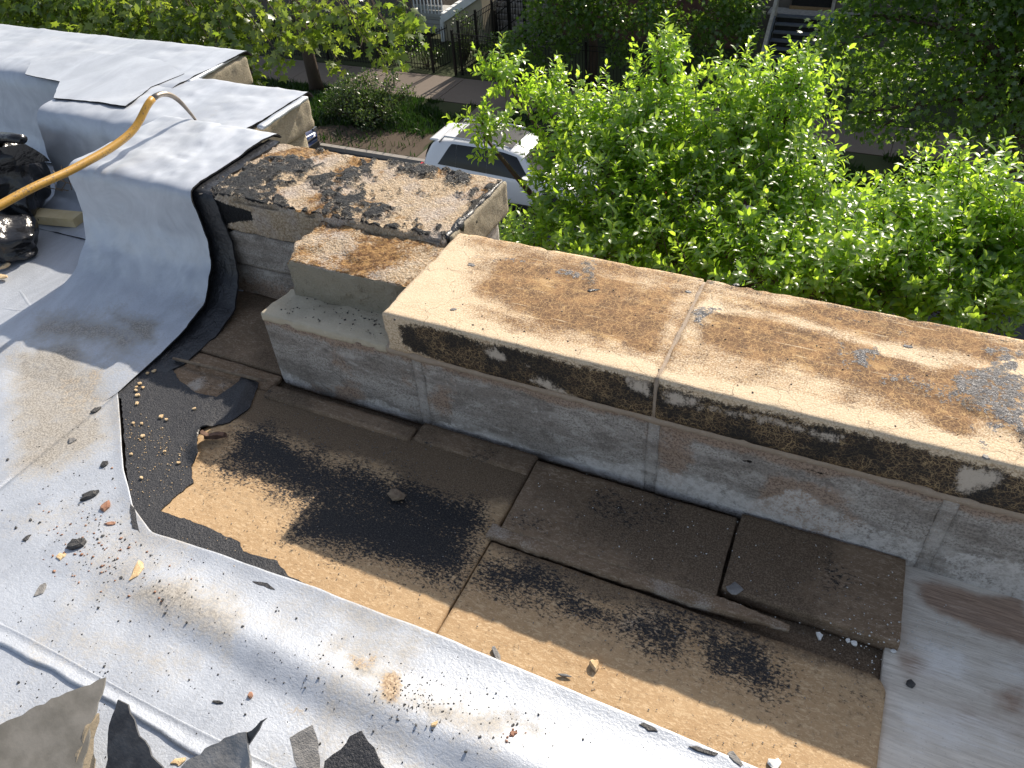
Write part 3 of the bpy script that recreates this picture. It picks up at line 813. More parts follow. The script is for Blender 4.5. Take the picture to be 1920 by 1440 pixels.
stone('tar_strip', (-.897, -.880, 1.385, 1.69, .276, .314), MT['bitumen'], par, None,
      lambda V, N, A: V+N*((fbm(V, 22, 4, 111)-.52)*.034)[:, None],
      step=.008, r=.006, amp=.003, seed=110)
stone('stone_end', (-.8845, -.874, 1.39, 1.694, .216, .309), MT['endstone'], par, None, None, step=.008, r=.004, amp=.003, nscale=60, seed=113)
def bwall_attr(V, N):
    t = .9*pmask(V[:, [0, 2]], poly_y([(390,360),(440,392),(470,400),(430,440),(440,500),(430,600),(380,600)], 1.364), .015)
    return {'white': .35*sstep(fbm(V, 9, 3, 121), .4, .7), 'brown': .3+.4*sstep(.1-V[:, 2], 0, .08), 'tar': t}
stone('concrete_block', (-1.70, -.90, 1.364, 1.68, .102, .212), MT['block'], par, bwall_attr, None, step=.012, r=.006, amp=.003, seed=120)
stone('concrete_block', (-1.70, -.90, 1.368, 1.68, -.03, .098), MT['block'], par, bwall_attr, None, step=.012, r=.006, amp=.003, seed=122)
# sheathed runs: stones under the silver sheets, rough ends showing
stone('coping_stone', (-2.09, -1.66, 1.372, 1.70, -.03, .306), MT['endstone'], par, step=.04, r=.008, amp=.003, seed=123)
stone('coping_stone', (-2.60, -1.765, 1.655, 2.035, .205, .311), MT['endstone'], par, step=.012, r=.010, amp=.005, nscale=40, seed=124)
stone('concrete_block', (-2.60, -1.79, 1.66, 2.01, -.03, .203), MT['endstone'], par, step=.03, r=.008, amp=.003, seed=125)
stone('coping_stone', (-4.5, -2.262, 1.905, 2.318, .205, .311), MT['endstone'], par, step=.014, r=.010, amp=.005, nscale=40, seed=126)
stone('concrete_block', (-4.5, -2.29, 1.91, 2.29, -.03, .203), MT['endstone'], par, step=.04, r=.008, amp=.003, seed=127)

# ---- silver roof membrane
EDGE = np.array([(-1.596, .883), (-1.50, .80), (-1.375, .690), (-1.27, .615), (-1.18, .578), (-1.05, .588), (-.77, .600), (-.47, .605), (-.2, .603), (0, .600), (.4, .590), (2.2, .60)])
DIRT = [(poly_z(p, .006), s) for p, s in (
    ([(0,650),(150,640),(220,740),(230,820),(160,880),(60,900),(0,860)], .55), ([(60,590),(230,600),(300,640),(240,680),(120,660),(60,640)], .5),
    ([(210,590),(300,610),(290,650),(225,640)], .75), ([(250,1070),(380,1080),(460,1160),(430,1230),(330,1180),(250,1120)], .62),
    ([(80,1160),(200,1170),(280,1230),(190,1260),(90,1210)], .45), ([(640,1210),(720,1220),(800,1290),(960,1330),(1040,1400),(900,1390),(740,1320),(650,1250)], .62),
    ([(200,1210),(360,1240),(330,1290),(230,1270)], .45), ([(540,1330),(640,1320),(640,1380),(560,1380)], .35), ([(0,960),(120,940),(200,960),(90,1010),(0,1000)], .4))]
TAN = [(poly_z(p, .006), s) for p, s in (
    ([(725,1255),(765,1252),(785,1290),(770,1315),(730,1310),(722,1280)], .95), ([(640,1220),(700,1210),(720,1240),(680,1250),(645,1245)], .6),
    ([(90,700),(190,690),(200,760),(130,780)], .42), ([(520,1310),(600,1330),(590,1370),(540,1350)], .4), ([(940,1370),(970,1366),(975,1390),(945,1392)], .6))]
def silver_attr(V, fine=1.0):
    Q = V[:, :2]+(np.column_stack([fbm(V, 10, 4, 131), fbm(V, 10, 4, 132)])-.5)*.10
    d = .48*sstep(fbm(V, 3.5, 5, 133), .46, .70); t = np.full(len(V), .04)
    for p, s in DIRT: d = np.maximum(d, min(1, s*1.45)*pmask(Q, p, .06))
    for p, s in TAN: t = np.maximum(t, s*pmask(Q, p, .015))
    return {'dirt': d, 'tan': t, 'fine': np.full(len(V), fine)}
def field_h(x, y):
    V = np.column_stack([x, y, np.zeros(len(x))])
    h = .005+.010*(fbm(V, 2.2, 3, 141)-.5)+.004*(fbm(V*np.array([.6, 1, 1]), 9, 3, 142)-.5)
    mid = .475+.02*np.sin(x*3)
    h = h+.016*np.exp(-((y-mid)/.045)**2)*sstep(x, -1.35, -.9)*(.6+.6*fbm(V, 4, 2, 143))
    h = h-.006*np.exp(-((y-.40)/.04)**2)*sstep(x, -1.2, -.8)
    k = sstep(-x, 1.40, 1.65)*sstep(y, .70, .86)
    h = h*(1-k)+.0035*k
    return np.maximum(h, .0015)
memb = thing('roof_membrane', 'silver aluminium coated flat roof sheet with dirt stains', 'roofing', (-1.0, .2, 0))
xs = np.linspace(-1.596, 2.1, 300)
Vr = []
for x in xs:
    ye = np.interp(x, EDGE[:, 0], EDGE[:, 1])+.004*(fbm(np.array([[x, 0, 0]]), 18, 3, 150)[0]-.5)
    for v in np.linspace(0, 1, 110):
        Vr.append((x, -1.0+(ye+1.0)*(1-(1-v)**1.3), 0))
Vr = np.array(Vr); Vr[:, 2] = field_h(Vr[:, 0], Vr[:, 1])
vv = np.tile(np.linspace(0, 1, 110), 300)
Vr[:, 2] += .0025*sstep(vv, .95, 1.0)
xl = np.linspace(-4.4, -1.596, 150); yl = np.linspace(-1.0, 1.92, 170)
X, Y = np.meshgrid(xl, yl, indexing='ij')
Vl = np.column_stack([X.ravel(), Y.ravel(), field_h(X.ravel(), Y.ravel())])
Vm = np.vstack([Vr, Vl])
Fm = grid_faces(300, 110)+grid_faces(150, 170, len(Vr))
fs = mesh('field_sheet', Vm, Fm, MT['silver'], memb, True, silver_attr(Vm))
fs.data.materials.append(MT['bitumen'])
md = fs.modifiers.new('thick', 'SOLIDIFY'); md.thickness = .0045; md.offset = -1; md.material_offset_rim = 1; fs.data.materials[1] = MT['rim']
# lapped seam across the foreground
n = 160
sx = np.linspace(-2.6, .6, n); yu = .300+.003*np.sin(sx*9); rgs = fbm(np.column_stack([sx, sx*0, sx*0]), 9, 4, 161)
yl_ = .264+.024*(rgs-.5)
prof = [(0, .0), (.05, .0028), (.12, .0012), (.45, .0022), (.8, .0062), (.95, .0068), (1, .0)]
Vs = []
for i in range(n):
    y0, y1 = yu[i], yl_[i]
    b = field_h(np.array([sx[i]]*2), np.array([y0, y1]))
    for t, h in prof: Vs.append((sx[i], y0+(y1-y0)*t, (b[0]*(1-t)+b[1]*t)+h-.001))
Vs = np.array(Vs)
mesh('seam', Vs, grid_faces(n, len(prof)), MT['silver'], memb, True, silver_attr(Vs))
# low fold lines near the foot of the upstand
def fold(pts, w=.016, h=.0022):
    pts = [at_z(px, py, .006) for px, py in pts]
    out = []
    P = []
    for a, b in zip(pts[:-1], pts[1:]):
        for t in np.linspace(0, 1, 10, endpoint=False): P.append(a+(b-a)*t)
    P.append(pts[-1]); P = np.array(P); m = len(P)
    T = np.gradient(P, axis=0); T[:, 2] = 0; T /= np.linalg.norm(T, axis=1)[:, None]+1e-9
    Nn = np.column_stack([-T[:, 1], T[:, 0], 0*T[:, 0]])
    for s, k in ((-1, 0), (-.4, .8), (.1, 1), (.5, .3), (1, 0)):
        tap = np.sin(np.linspace(0, math.pi, m))**.5
        q = P+Nn*(s*w*.5); q[:, 2] = field_h(q[:, 0], q[:, 1])+k*h*tap-.0008
        out.append(q)
    V = np.stack(out, 1).reshape(-1, 3)
    return mesh('wrinkle', V, grid_faces(m, 5), MT['silver'], memb, True, silver_attr(V))
for pts in ([(60,578),(110,570),(160,556),(200,548)], [(60,578),(80,595),(150,560)], [(0,575),(30,580),(60,578)], [(35,540),(60,578)], [(100,480),(140,500),(148,530)], [(0,612),(40,592)]):
    fold(pts)

# ---- flashing sheets over the stepped-back parapet runs
def sheet_attr(V, seed, foot):
    a = {'dirt': .25*sstep(fbm(V, 5, 4, seed+9), .5, .75), 'tan': np.full(len(V), .02), 'fine': np.full(len(V), .12)}
    if foot:
        k = sstep(.10-V[:, 2], 0, .09); s = silver_attr(V)
        for q in a: a[q] = a[q]*(1-k)+s[q]*k
    return a
def profile_sheet(name, prof, xa, xb, nu, parent, seed, right=None, amp=.004, rim=True, wr=0.0, foot=False):
    prof = np.array(prof, float)
    seg = np.r_[0, np.cumsum(np.linalg.norm(np.diff(prof, axis=0), axis=1))]
    sv = np.linspace(0, seg[-1], int(seg[-1]/.012)+2)
    py_ = np.interp(sv, seg, prof[:, 0]); pz_ = np.interp(sv, seg, prof[:, 1])
    k = np.array([1, 2, 1.])/4
    for _ in range(2):
        py_[1:-1] = np.convolve(py_, k, 'valid'); pz_[1:-1] = np.convolve(pz_, k, 'valid')
    V = []
    for i in range(nu):
        u = i/(nu-1)
        for j in range(len(sv)):
            xr = xb if right is None else np.interp(sv[j], right[0], right[1])
            V.append((xa+(xr-xa)*u, py_[j], pz_[j]))
    V = np.array(V)
    ty = np.gradient(py_); tz = np.gradient(pz_); L = np.hypot(ty, tz)
    nrm = np.tile(np.column_stack([tz/L, -ty/L]), (nu, 1))
    up = nrm[:, 1] < 0
    d = (amp*2*(fbm(V, 7, 4, seed)-.45)+wr*np.abs(fbm(V, 11, 3, seed+5)-.5))*(sstep(V[:, 2], .004, .03) if foot else 1)
    V[:, 1] -= nrm[:, 0]*-d*0+d*np.abs(nrm[:, 0])*np.sign(1); V[:, 2] += d*np.abs(nrm[:, 1])
    o = mesh(name, V, grid_faces(nu, len(sv), flip=True), MT['silver'], parent, True,
             sheet_attr(V, seed, foot))
    solid(o, .005, MT['rim'] if rim else None, offset=0)
    return o, seg[-1]
flB = thing('parapet_flashing', 'silver flashing sheet sweeping down from the parapet beside the exposed brown coping', 'flashing', (-1.85, 1.3, .0))
pB = [(1.745, .305), (1.728, .326), (1.40, .3255), (1.350, .3240), (1.341, .310), (1.337, .25), (1.330, .185), (1.298, .105), (1.232, .044), (1.14, .022), (1.04, .012), (.93, .008), (.883, .0052), (.855, .0022), (.80, -.002), (.76, -.004)]
segB = np.r_[0, np.cumsum(np.linalg.norm(np.diff(np.array(pB), axis=0), axis=1))]
rightB = (segB, [-1.655, -1.655, -1.652, -1.645, -1.640, -1.632, -1.622, -1.612, -1.604, -1.598, -1.596, -1.594, -1.593, -1.60, -1.63, -1.66])
profile_sheet('sheet', pB, -2.105, -1.64, 60, flB, 170, rightB, .006, True, .030, True)
flC = thing('parapet_flashing', 'silver flashing sheet over the middle parapet step under the crowbar hook', 'flashing', (-2.2, 1.7, 0))
pC = [(2.062, .300), (2.045, .324), (1.70, .3225), (1.655, .312), (1.636, .27), (1.628, .18), (1.615, .08), (1.58, .03), (1.50, .012), (1.42, .004)]
profile_sheet('sheet', pC, -2.615, -1.768, 70, flC, 180, None, .006, True, .022)
flD = thing('parapet_flashing', 'silver flashing sheet over the farthest parapet step at the upper left', 'flashing', (-3.4, 1.95, 0))
pD = [(2.345, .300), (2.328, .324), (1.95, .3225), (1.905, .312), (1.888, .27), (1.880, .18), (1.868, .08), (1.84, .03), (1.80, .010)]
profile_sheet('sheet', pD, -4.5, -2.262, 110, flD, 190, None, .006, True, .018)
# loose laps lying over the steps
def lap(pts, z, parent, name='lap', th=.004, seed=0, curl=0.0, mat='silver'):
    p2, T = sheet2d(poly_z(pts, z), .02, .02, .0015, seed)
    V = P3(p2, z); V[:, 2] += .004*(fbm(V, 8, 3, seed)-.3)+curl*sstep(fbm(V, 5, 2, seed+3), .5, .7)
    o = mesh(name, V, T, MT[mat], parent, True, {'dirt': .15*fbm(V, 6, 3, 5), 'tan': np.zeros(len(V)), 'fine': np.full(len(V), .12)})
    return solid(o, th, MT['rim'])
lap([(48,141),(112,153),(101,184),(160,189),(236,201),(283,163),(345,138),(300,112),(150,100),(60,110)], .331, flD, 'lap', .003, 201, .004)
# turned metal edge strips at the ends of the sheathed runs
def edge_strip(p0, p1, z, parent, seed):
    a = at_z(*p0, z); b = at_z(*p1, z)
    V, F, N = stone_arrays(0, 1, -.011, .011, -.006, .006, .05, .003, 0, zstep=.006)
    V = V.copy(); L = np.linalg.norm(b-a); d = (b-a)/L; s = np.array([d[1], -d[0], 0])
    W = a+V[:, :1]*(b-a)+s*(V[:, 1:2]*(1+.5*(fbm(V, 9, 2, seed)-.5)[:, None]))
    W[:, 2] += V[:, 2]+.006*(fbm(W, 18, 3, seed)-.5)
    return mesh('edge_strip', W, F, MT['silver'], parent, True, {'dirt': .4*fbm(W, 30, 3, 1), 'tan': 0*W[:, 0], 'fine': .3+0*W[:, 0]})
edge_strip((487,240), (573,183), .320, flC, 211)
edge_strip((352,155), (443,103), .322, flD, 212)

# ---- black liner and torn felt left where the membrane was cut away
felt = thing('roofing_felt', 'torn black roofing felt along the cut edge of the silver roof', 'roofing felt', (-1.4, .8, 0))
pL = [(1.70, .317), (1.40, .3175), (1.364, .313), (1.357, .295), (1.354, .25), (1.349, .182), (1.322, .095), (1.258, .032), (1.155, .006), (1.04, .004), (.93, .003), (.86, .002)]
pLa = np.array(pL); sL = np.r_[0, np.cumsum(np.linalg.norm(np.diff(pLa, axis=0), axis=1))]
V = []; sv = np.linspace(0, sL[-1], 90)
for i in range(26):
    u = i/25
    for s in sv:
        xr = np.interp(s, sL, [-1.625, -1.612, -1.592, -1.575, -1.568, -1.560, -1.545, -1.525, -1.515, -1.52, -1.55, -1.58])+.022*(fbm(np.array([[s, 0, 3.]]), 22, 4, 221)[0]-.5)
        V.append((-1.665+(xr+1.665)*u, np.interp(s, sL, pLa[:, 0]), np.interp(s, sL, pLa[:, 1])))
V = np.array(V); V[:, 1] -= .003*fbm(V, 22, 3, 222); V[:, 2] += .002*fbm(V, 25, 3, 223)
solid(mesh('liner', V, grid_faces(26, 90, flip=True), MT['bitumen'], felt), .006)
FELT = [(205,742),(228,748),(238,885),(248,990),(300,1022),(450,1082),(600,1142),(760,1206),(905,1262),(912,1256),(870,1232),(800,1205),(720,1183),(640,1124),(540,1080),(520,1052),(456,1034),(450,1017),
        (380,985),(300,958),(330,930),(362,905),(358,874),(374,858),(376,805),(430,792),(468,765),(486,718),(458,702),(444,718),(406,745),(370,738),(336,714),(320,684),(322,672),(352,655),(372,612),(340,606)]
p2, T = sheet2d(poly_z(FELT, .003), .014, .008, .0018, 231)
V = P3(p2, .0035); V[:, 2] += .004*(fbm(V, 16, 4, 232)-.35)
sd = sdist(p2, poly_z([(430,792),(468,765),(486,718),(458,702),(440,730)]))
V[:, 2] += .012*np.clip(-sd/.02, 0, 1)
lift = sdist(p2, poly_z([(352,850),(376,805),(395,800),(395,850),(365,875)])); V[:, 2] += .02*np.clip(-lift/.012, 0, 1)
V[:, 2] = np.maximum(V[:, 2], .0022)
solid(mesh('felt_sheet', V, T, MT['felt'], felt, True, {'dust': .35+.4*(fbm(V, 8, 3, 233)-.5)}), .0035, MT['bitumen'])
# curled rusty tongue of felt standing off the board
def curl(name, label, cat, px, z0, length, rad, ang, mat, seed, parent=None, span=250, taper=.4):
    c = at_z(*px, z0)
    V = []; nu, nv = 16, 14
    for i in range(nu):
        u = i/(nu-1)
        for j in range(nv):
            a = math.radians(span)*(j/(nv-1))-math.radians(60)
            rr = rad*(1-taper*u)*(1+.25*math.sin(5*u+seed))
            x, y, z = (u-.5)*length, rr*math.cos(a), rr+rr*math.sin(a)
            V.append((c[0]+x*math.cos(ang)-y*math.sin(ang), c[1]+x*math.sin(ang)+y*math.cos(ang), z0+z))
    V = np.array(V); V += (np.column_stack([fbm(V, 50, 3, seed+k) for k in range(3)])-.5)*rad*.6
    o = mesh(name, V, grid_faces(nu, nv), mat, parent)
    if parent is None: tag(o, label, cat)
    return solid(o, .003)
# ================================================================== things on the roof
def mpp(p): return float(np.linalg.norm(np.asarray(p)-CPOS))/FPX
def chip_mesh(name, px, py, l, w, ang, mat, z=.004, th=.25, seed=0, n=9, bend=.15):
    """irregular flat flake, l x w photo pixels, lying on height z"""
    c = at_z(px, py, z); k = mpp(c)
    L, W = l*k*.47, w*k*.5*1.1
    rg = np.random.default_rng(seed+int(px)*7+int(py))
    a = np.radians(ang)
    e = at_z(px+math.cos(a)*20, py+math.sin(a)*20, z)-c; wa = math.atan2(e[1], e[0])
    th_m = max(.0025, min(L, W)*th)
    rim = []
    for i in range(n):
        t = 2*math.pi*(i+.5*(rg.random()-.5))/n; r = .55+.5*rg.random()
        rim.append((math.cos(t)*r*L, math.sin(t)*r*W))
    V = []; ca, sa = math.cos(wa), math.sin(wa)
    for s, zz in ((1, 0), (1.0, .6), (.72, 1.0)):
        for x, y in rim:
            x, y = x*s, y*s
            b = bend*abs(x/L)**2*L
            V.append((c[0]+x*ca-y*sa, c[1]+x*sa+y*ca, z+zz*th_m+b*.5+(rg.random()-.5)*th_m*.4*(zz > 0)))
    F = [tuple(range(n))[::-1], tuple(range(2*n, 3*n))]
    for q in (0, n):
        F += [(q+i, q+(i+1) % n, q+n+(i+1) % n, q+n+i) for i in range(n)]
    return mesh(name, V, F, MT[mat], None, False)
def mz(px, py):
    p = at_z(px, py, .006); return float(field_h(np.array([p[0]]), np.array([p[1]]))[0])

# singular flakes and splinters
singles = [
    ('wood_chip', 'long pale wood chip lying on the silver roof near the felt corner', 'wood chip', 258, 1070, 54, 17, -62, 'chiptan', None, .3),
    ('tar_flake', 'largest crumpled black tar flake on the silver roof beside brick crumbs', 'tar flake', 146, 1022, 38, 24, -15, 'chip', None, .6),
    ('tar_flake', 'black tar flake on the silver roof just above the rust ring flake', 'tar flake', 170, 930, 40, 20, -25, 'chip', None, .5),
    ('roofing_flake', 'rusty red-brown round flake beside the black felt', 'roofing flake', 198, 950, 28, 22, -30, 'chiprust', None, .4),
    ('tar_flake', 'small black flake standing on silver roof at the dusty patch by the felt', 'tar flake', 180, 770, 22, 12, -30, 'chip', None, .5),
    ('roofing_flake', 'grey thin flake alone on the silver roof at the left edge', 'roofing flake', 76, 1107, 30, 15, -55, 'chipgrey', None, .2),
    ('tar_flake', 'small dark flake left of the wood chip above the crumbs', 'tar flake', 50, 1009, 20, 10, -35, 'chip', None, .3),
    ('bark_curl', 'small curved black sliver between the shards and the tan stain', 'tar flake', 410, 1317, 26, 7, 10, 'chip', None, .6),
    ('brick_crumb', 'single orange brick crumb right of the curved black sliver', 'brick crumb', 470, 1305, 12, 12, 0, 'chiprust', None, .8),
    ('tar_flake', 'oval grey-black flake on the dusty silver sheet left of the felt', 'tar flake', 135, 826, 20, 12, -20, 'chipgrey', None, .4),
    ('tar_flake', 'ragged black flake above the dark crumbs on the shaded sheet', 'tar flake', 196, 870, 18, 14, -60, 'chip', None, .5),
    ('stone_lump', 'tan lump of mortar on the orange board at the shadow edge', 'mortar lump', 1115, 1248, 24, 24, 0, 'chiptan', 0.0, .9),
    ('roofing_strip', 'dark narrow roofing strip standing across the orange board', 'roofing strip', 931, 1228, 56, 11, 72, 'chipgrey', 0.002, .4),
    ('roofing_strip', 'dark wedge of roofing poking from under the silver edge', 'roofing strip', 853, 1216, 66, 15, 38, 'chip', 0.002, .3),
    ('roofing_strip', 'short black scrap at the silver edge right of the dark wedge', 'roofing strip', 912, 1246, 42, 14, 22, 'chip', 0.002, .3),
    ('roofing_strip', 'tiny grey twig-like scrap on the orange board', 'roofing strip', 1058, 1267, 30, 6, 10, 'chipgrey', 0.002, .5),
    ('cement_flake', 'pale grey cement flake on the joint of the raised dark boards', 'cement flake', 1377, 1106, 32, 38, 70, 'chipgrey', .012, .2),
    ('roofing_scrap', 'dark triangular scrap at the silver edge near the bottom', 'roofing scrap', 1378, 1424, 46, 18, 40, 'chipgrey', 0.004, .3),
    ('cement_flake', 'white crumpled flake on the orange board at the bottom', 'cement flake', 1452, 1432, 22, 26, 60, 'chipwhite', 0.002, .4),
    ('roofing_scrap', 'long thin black scrap along the silver edge near the bottom', 'roofing scrap', 1318, 1408, 70, 10, 18, 'chip', .004, .3),
    ('roofing_scrap', 'black scrap under the silver edge at the right', 'roofing scrap', 1215, 1365, 36, 12, 22, 'chip', .004, .3),
    ('white_pebble', 'larger white pebble in the gap before the raised dark board', 'pebble', 1536, 1193, 14, 14, 0, 'chipwhite', 0.0, .8),
    ('white_pebble', 'left pebble of a white pair in front of the raised dark board', 'pebble', 1590, 1202, 10, 9, 0, 'chipwhite', 0.0, .8),
    ('white_pebble', 'right pebble of a white pair in front of the raised dark board', 'pebble', 1601, 1206, 11, 11, 0, 'chipwhite', 0.0, .8),
    ('white_pebble', 'white pebble at the corner of the raised dark board', 'pebble', 1675, 1221, 11, 7, 0, 'chipwhite', -.008, .8),
    ('bark_chip', 'pale curved chip on the tan board below the felt hole', 'wood chip', 372, 683, 16, 9, 30, 'chiptan', .004, .5),
    ('wood_chip', 'brown wood splinter between the standing shards', 'wood chip', 335, 1428, 36, 14, -8, 'chiptan', None, .4),
    ('tar_lump', 'dark tar lump on the weathered plywood sheet', 'tar lump', 1708, 1283, 22, 15, 15, 'chip', -.008, .5),
    ('brick_crumb', 'pale orange crumb left of the large tar flake', 'brick crumb', 115, 1044, 20, 14, 0, 'chiptan', None, .3),
    ('wood_chip', 'thin rust coloured chip above the felt corner', 'wood chip', 208, 982, 28, 10, -8, 'chiprust', None, .4),
    ('brick_crumb', 'tan crumb with a dark one on the ridge in the foreground', 'brick crumb', 815, 1358, 10, 14, 60, 'chiptan', None, .8),
    ('brick_crumb', 'brown crumb beside pale grit on the foreground ridge', 'brick crumb', 962, 1376, 14, 14, 0, 'chiprust', None, .7),
    ('cement_flake', 'bluish white flake below the round tan stain', 'cement flake', 787, 1318, 14, 10, 0, 'chipwhite', None, .6),
]
for i, (nm, lab, cat, x, y, l, w, an, mt, z, th) in enumerate(singles):
    tag(chip_mesh(nm, x, y, l, w, an, mt, mz(x, y) if z is None else z, th, i), lab, cat)
# small alike chips
tarspots = [(217,631),(215,666),(236,629),(218,644),(308,618),(202,558),(95,618),(282,597),(158,623),(162,650),(160,588),(249,664),(240,652),(278,680),(264,640),(275,632),(290,622),(165,970),(58,975),(227,1000),(183,1011),(15,862),(212,898),(75,980),(30,990),(193,1005),(235,1012),(265,1022),(283,1042),(300,1090),(228,1083),(305,1125),(185,1140),(310,1150),(350,1168),(245,1165),(130,1320),(35,1280),(196,1250),(355,1275),(460,1340),(575,1268),(572,1290),(597,1272),(575,1330),(600,1395),(455,1175),(518,1146),(556,1160),(670,1255),(642,1268),(752,1294),(780,1360),(800,1362),(925,1384),(962,1360),(970,1358),(873,1410),(900,1382),(830,1335),(846,1330),(810,1312),(930,1300),(1010,1340),(1093,1386),(755,1430),(700,1372)]
for i, (x, y) in enumerate(tarspots):
    s = 4+4*random.random()+(6 if i in (0, 3, 6) else 0)
    tag(chip_mesh('tar_chip', x, y, s, s*.7, random.random()*180, 'chip', mz(x, y), .6, i+500, 7),
        'small black tar chip lying on the silver roof sheet', 'tar chip', 'tar chips scattered on the silver roof')
feltspots = [(256,726),(262,720),(268,727),(255,732),(258,742),(257,757),(250,794),(266,795),(268,818),(308,847),(335,868),(265,896),(365,767),(302,782),(312,787),(277,700),(289,696),(246,852)]
for i, (x, y) in enumerate(feltspots):
    s = 8+4*random.random()
    tag(chip_mesh('tan_crumb', x, y, s, s*.7, random.random()*180, 'chiptan', .006, .6, i+900, 7),
        'tan crumb lying on the black torn felt', 'crumb', 'tan crumbs on the black felt')
curl('felt_curl', 'rust brown curled tongue of felt standing on the tarry board', 'roofing flake', (402, 826), .004, .05, .014, .5, MT['rustfelt'], 3, None, 170, .5)
tag(MB().tube([at_z(325,672,.012), at_z(400,690,.016), at_z(470,708,.018), at_z(500,715,.016)], [.004, .005, .005, .003], 6).build('wood_lath', MT['twig'], None, True),
    'thin dark wooden lath lying across the felt hole', 'lath')

# ---- crumbs that nobody could count
def crumbs(name, pts, sizes, mat, label, cat):
    """little octahedra"""
    pts = np.asarray(pts); n = len(pts); rg = np.random.default_rng(len(name)+n)
    T = np.array([(1,0,0),(0,1,0),(-1,0,0),(0,-1,0),(0,0,.8),(0,0,-.5)], float)
    F = np.array([(0,1,4),(1,2,4),(2,3,4),(3,0,4),(1,0,5),(2,1,5),(3,2,5),(0,3,5)])
    A = rg.random(n)*6.28; S = np.asarray(sizes)[:, None]*(.6+.8*rg.random((n, 3)))
    J = T[None]*S[:, None, :]*(.75+.5*rg.random((n, 6, 3)))
    c, s = np.cos(A)[:, None], np.sin(A)[:, None]
    V = np.stack([J[..., 0]*c-J[..., 1]*s, J[..., 0]*s+J[..., 1]*c, J[..., 2]], -1)+pts[:, None, :]+np.array([0, 0, 1])*(np.asarray(sizes)*.3)[:, None, None]
    o = tri_mesh(name, V.reshape(-1, 3), (F[None]+6*np.arange(n)[:, None, None]).reshape(-1, 3), mat, None, False)
    return tag(o, label, cat, kind='stuff')
def scatter(cent, n, spread, zf):
    """clustered points around photo spots"""
    out = []
    for (px, py, w, sp) in cent:
        k = int(n*w)
        q = np.column_stack([RNG.normal(px, sp, k), RNG.normal(py, sp*.6, k)])
        out += [at_z(a, b, .004)[:2] for a, b in q]
    out = np.array(out); return out
def keep_silver(Q):
    e = np.interp(Q[:, 0], EDGE[:, 0], EDGE[:, 1]); return Q[(Q[:, 1] < np.where(Q[:, 0] < -1.596, 1.15, e-.01)) & (Q[:, 1] > -.2)]
Q = scatter([(180,980,.14,70),(215,1060,.08,50),(260,640,.08,35),(330,1100,.08,90),(560,1280,.06,120),(780,1310,.12,40),(830,1350,.06,60),(960,1370,.05,60),(80,1250,.06,90),(250,1180,.10,160),(640,1280,.08,160),(120,860,.05,90)], 900, 1, None)
Q = np.vstack([Q, np.column_stack([RNG.uniform(-2.0, .1, 170), RNG.uniform(.15, .9, 170)])]); Q = keep_silver(Q)
Z = field_h(Q[:, 0], Q[:, 1])
crumbs('tar_crumbs', P3(Q)+np.column_stack([0*Z, 0*Z, Z]), RNG.uniform(.0006, .0019, len(Q)), MT['chip'], 'fine black tar crumbs strewn over the silver roof', 'crumbs')
Q = keep_silver(scatter([(165,985,.2,40),(200,1030,.2,30),(190,1060,.15,40),(110,1045,.15,30),(250,890,.1,30),(960,1380,.1,12),(300,1100,.1,60)], 90, 1, None))
Z = field_h(Q[:, 0], Q[:, 1])
crumbs('brick_crumbs', P3(Q)+np.column_stack([0*Z, 0*Z, Z]), RNG.uniform(.0015, .0035, len(Q)), MT['chiprust'], 'orange brick grit around the large tar flake on the silver roof', 'grit')
Q = np.vstack([scatter([(265,820,.3,30),(320,850,.3,50),(290,900,.2,35),(430,1030,.2,70)], 330, 1, None)])
Q = Q[sdist(Q, poly_z(FELT)) < -.006]
crumbs('felt_grit', P3(Q, .005), RNG.uniform(.0007, .0020, len(Q)), MT['chiptan'], 'pale grit stuck to the torn black felt', 'grit')
Q = np.vstack([np.column_stack([RNG.uniform(-1.25, .2, 900), RNG.uniform(.60, 1.02, 900)]), scatter([(690,850,.4,60),(600,820,.3,40),(760,900,.2,50)], 300, 1, None)])
crumbs('board_grit', P3(Q, .001+.018*0)+np.array([0, 0, 1])*np.where((Q[:, 0] > -.517) & (Q[:, 1] > .868), .0115, 0)[:, None], RNG.uniform(.0005, .0016, len(Q)), MT['chipgrey'], 'grey grit scattered over the tarry boards', 'grit')
Q = np.vstack([np.column_stack([RNG.uniform(-.5, .22, 120), RNG.uniform(.86, 1.06, 120)]), scatter([(1740,1180,.5,40),(1600,1205,.3,40)], 160, 1, None)])
crumbs('white_grit', P3(Q, 0)+np.array([0, 0, 1])*np.where(Q[:, 0] > .222, -.008, np.where(Q[:, 1] > .885, .012, .0))[:, None], RNG.uniform(.0006, .0018, len(Q)), MT['chipwhite'], 'white grit on the raised dark boards and plywood', 'grit')
Q = np.column_stack([RNG.uniform(-.85, .45, 160), RNG.uniform(YA+.02, YB-.02, 160)])
crumbs('coping_grit', P3(Q, ZC1), RNG.uniform(.0007, .0022, len(Q)), MT['chip'], 'dark specks of tar on the coping stones', 'grit')
Q = np.column_stack([RNG.uniform(-1.2, -.9, 120), 1.10+.1*RNG.random(120)])
crumbs('ledge_grit', P3(Q, .206), RNG.uniform(.0007, .0028, len(Q)), MT['chip'], 'dark grit on the pale ledge below the corner block', 'grit')

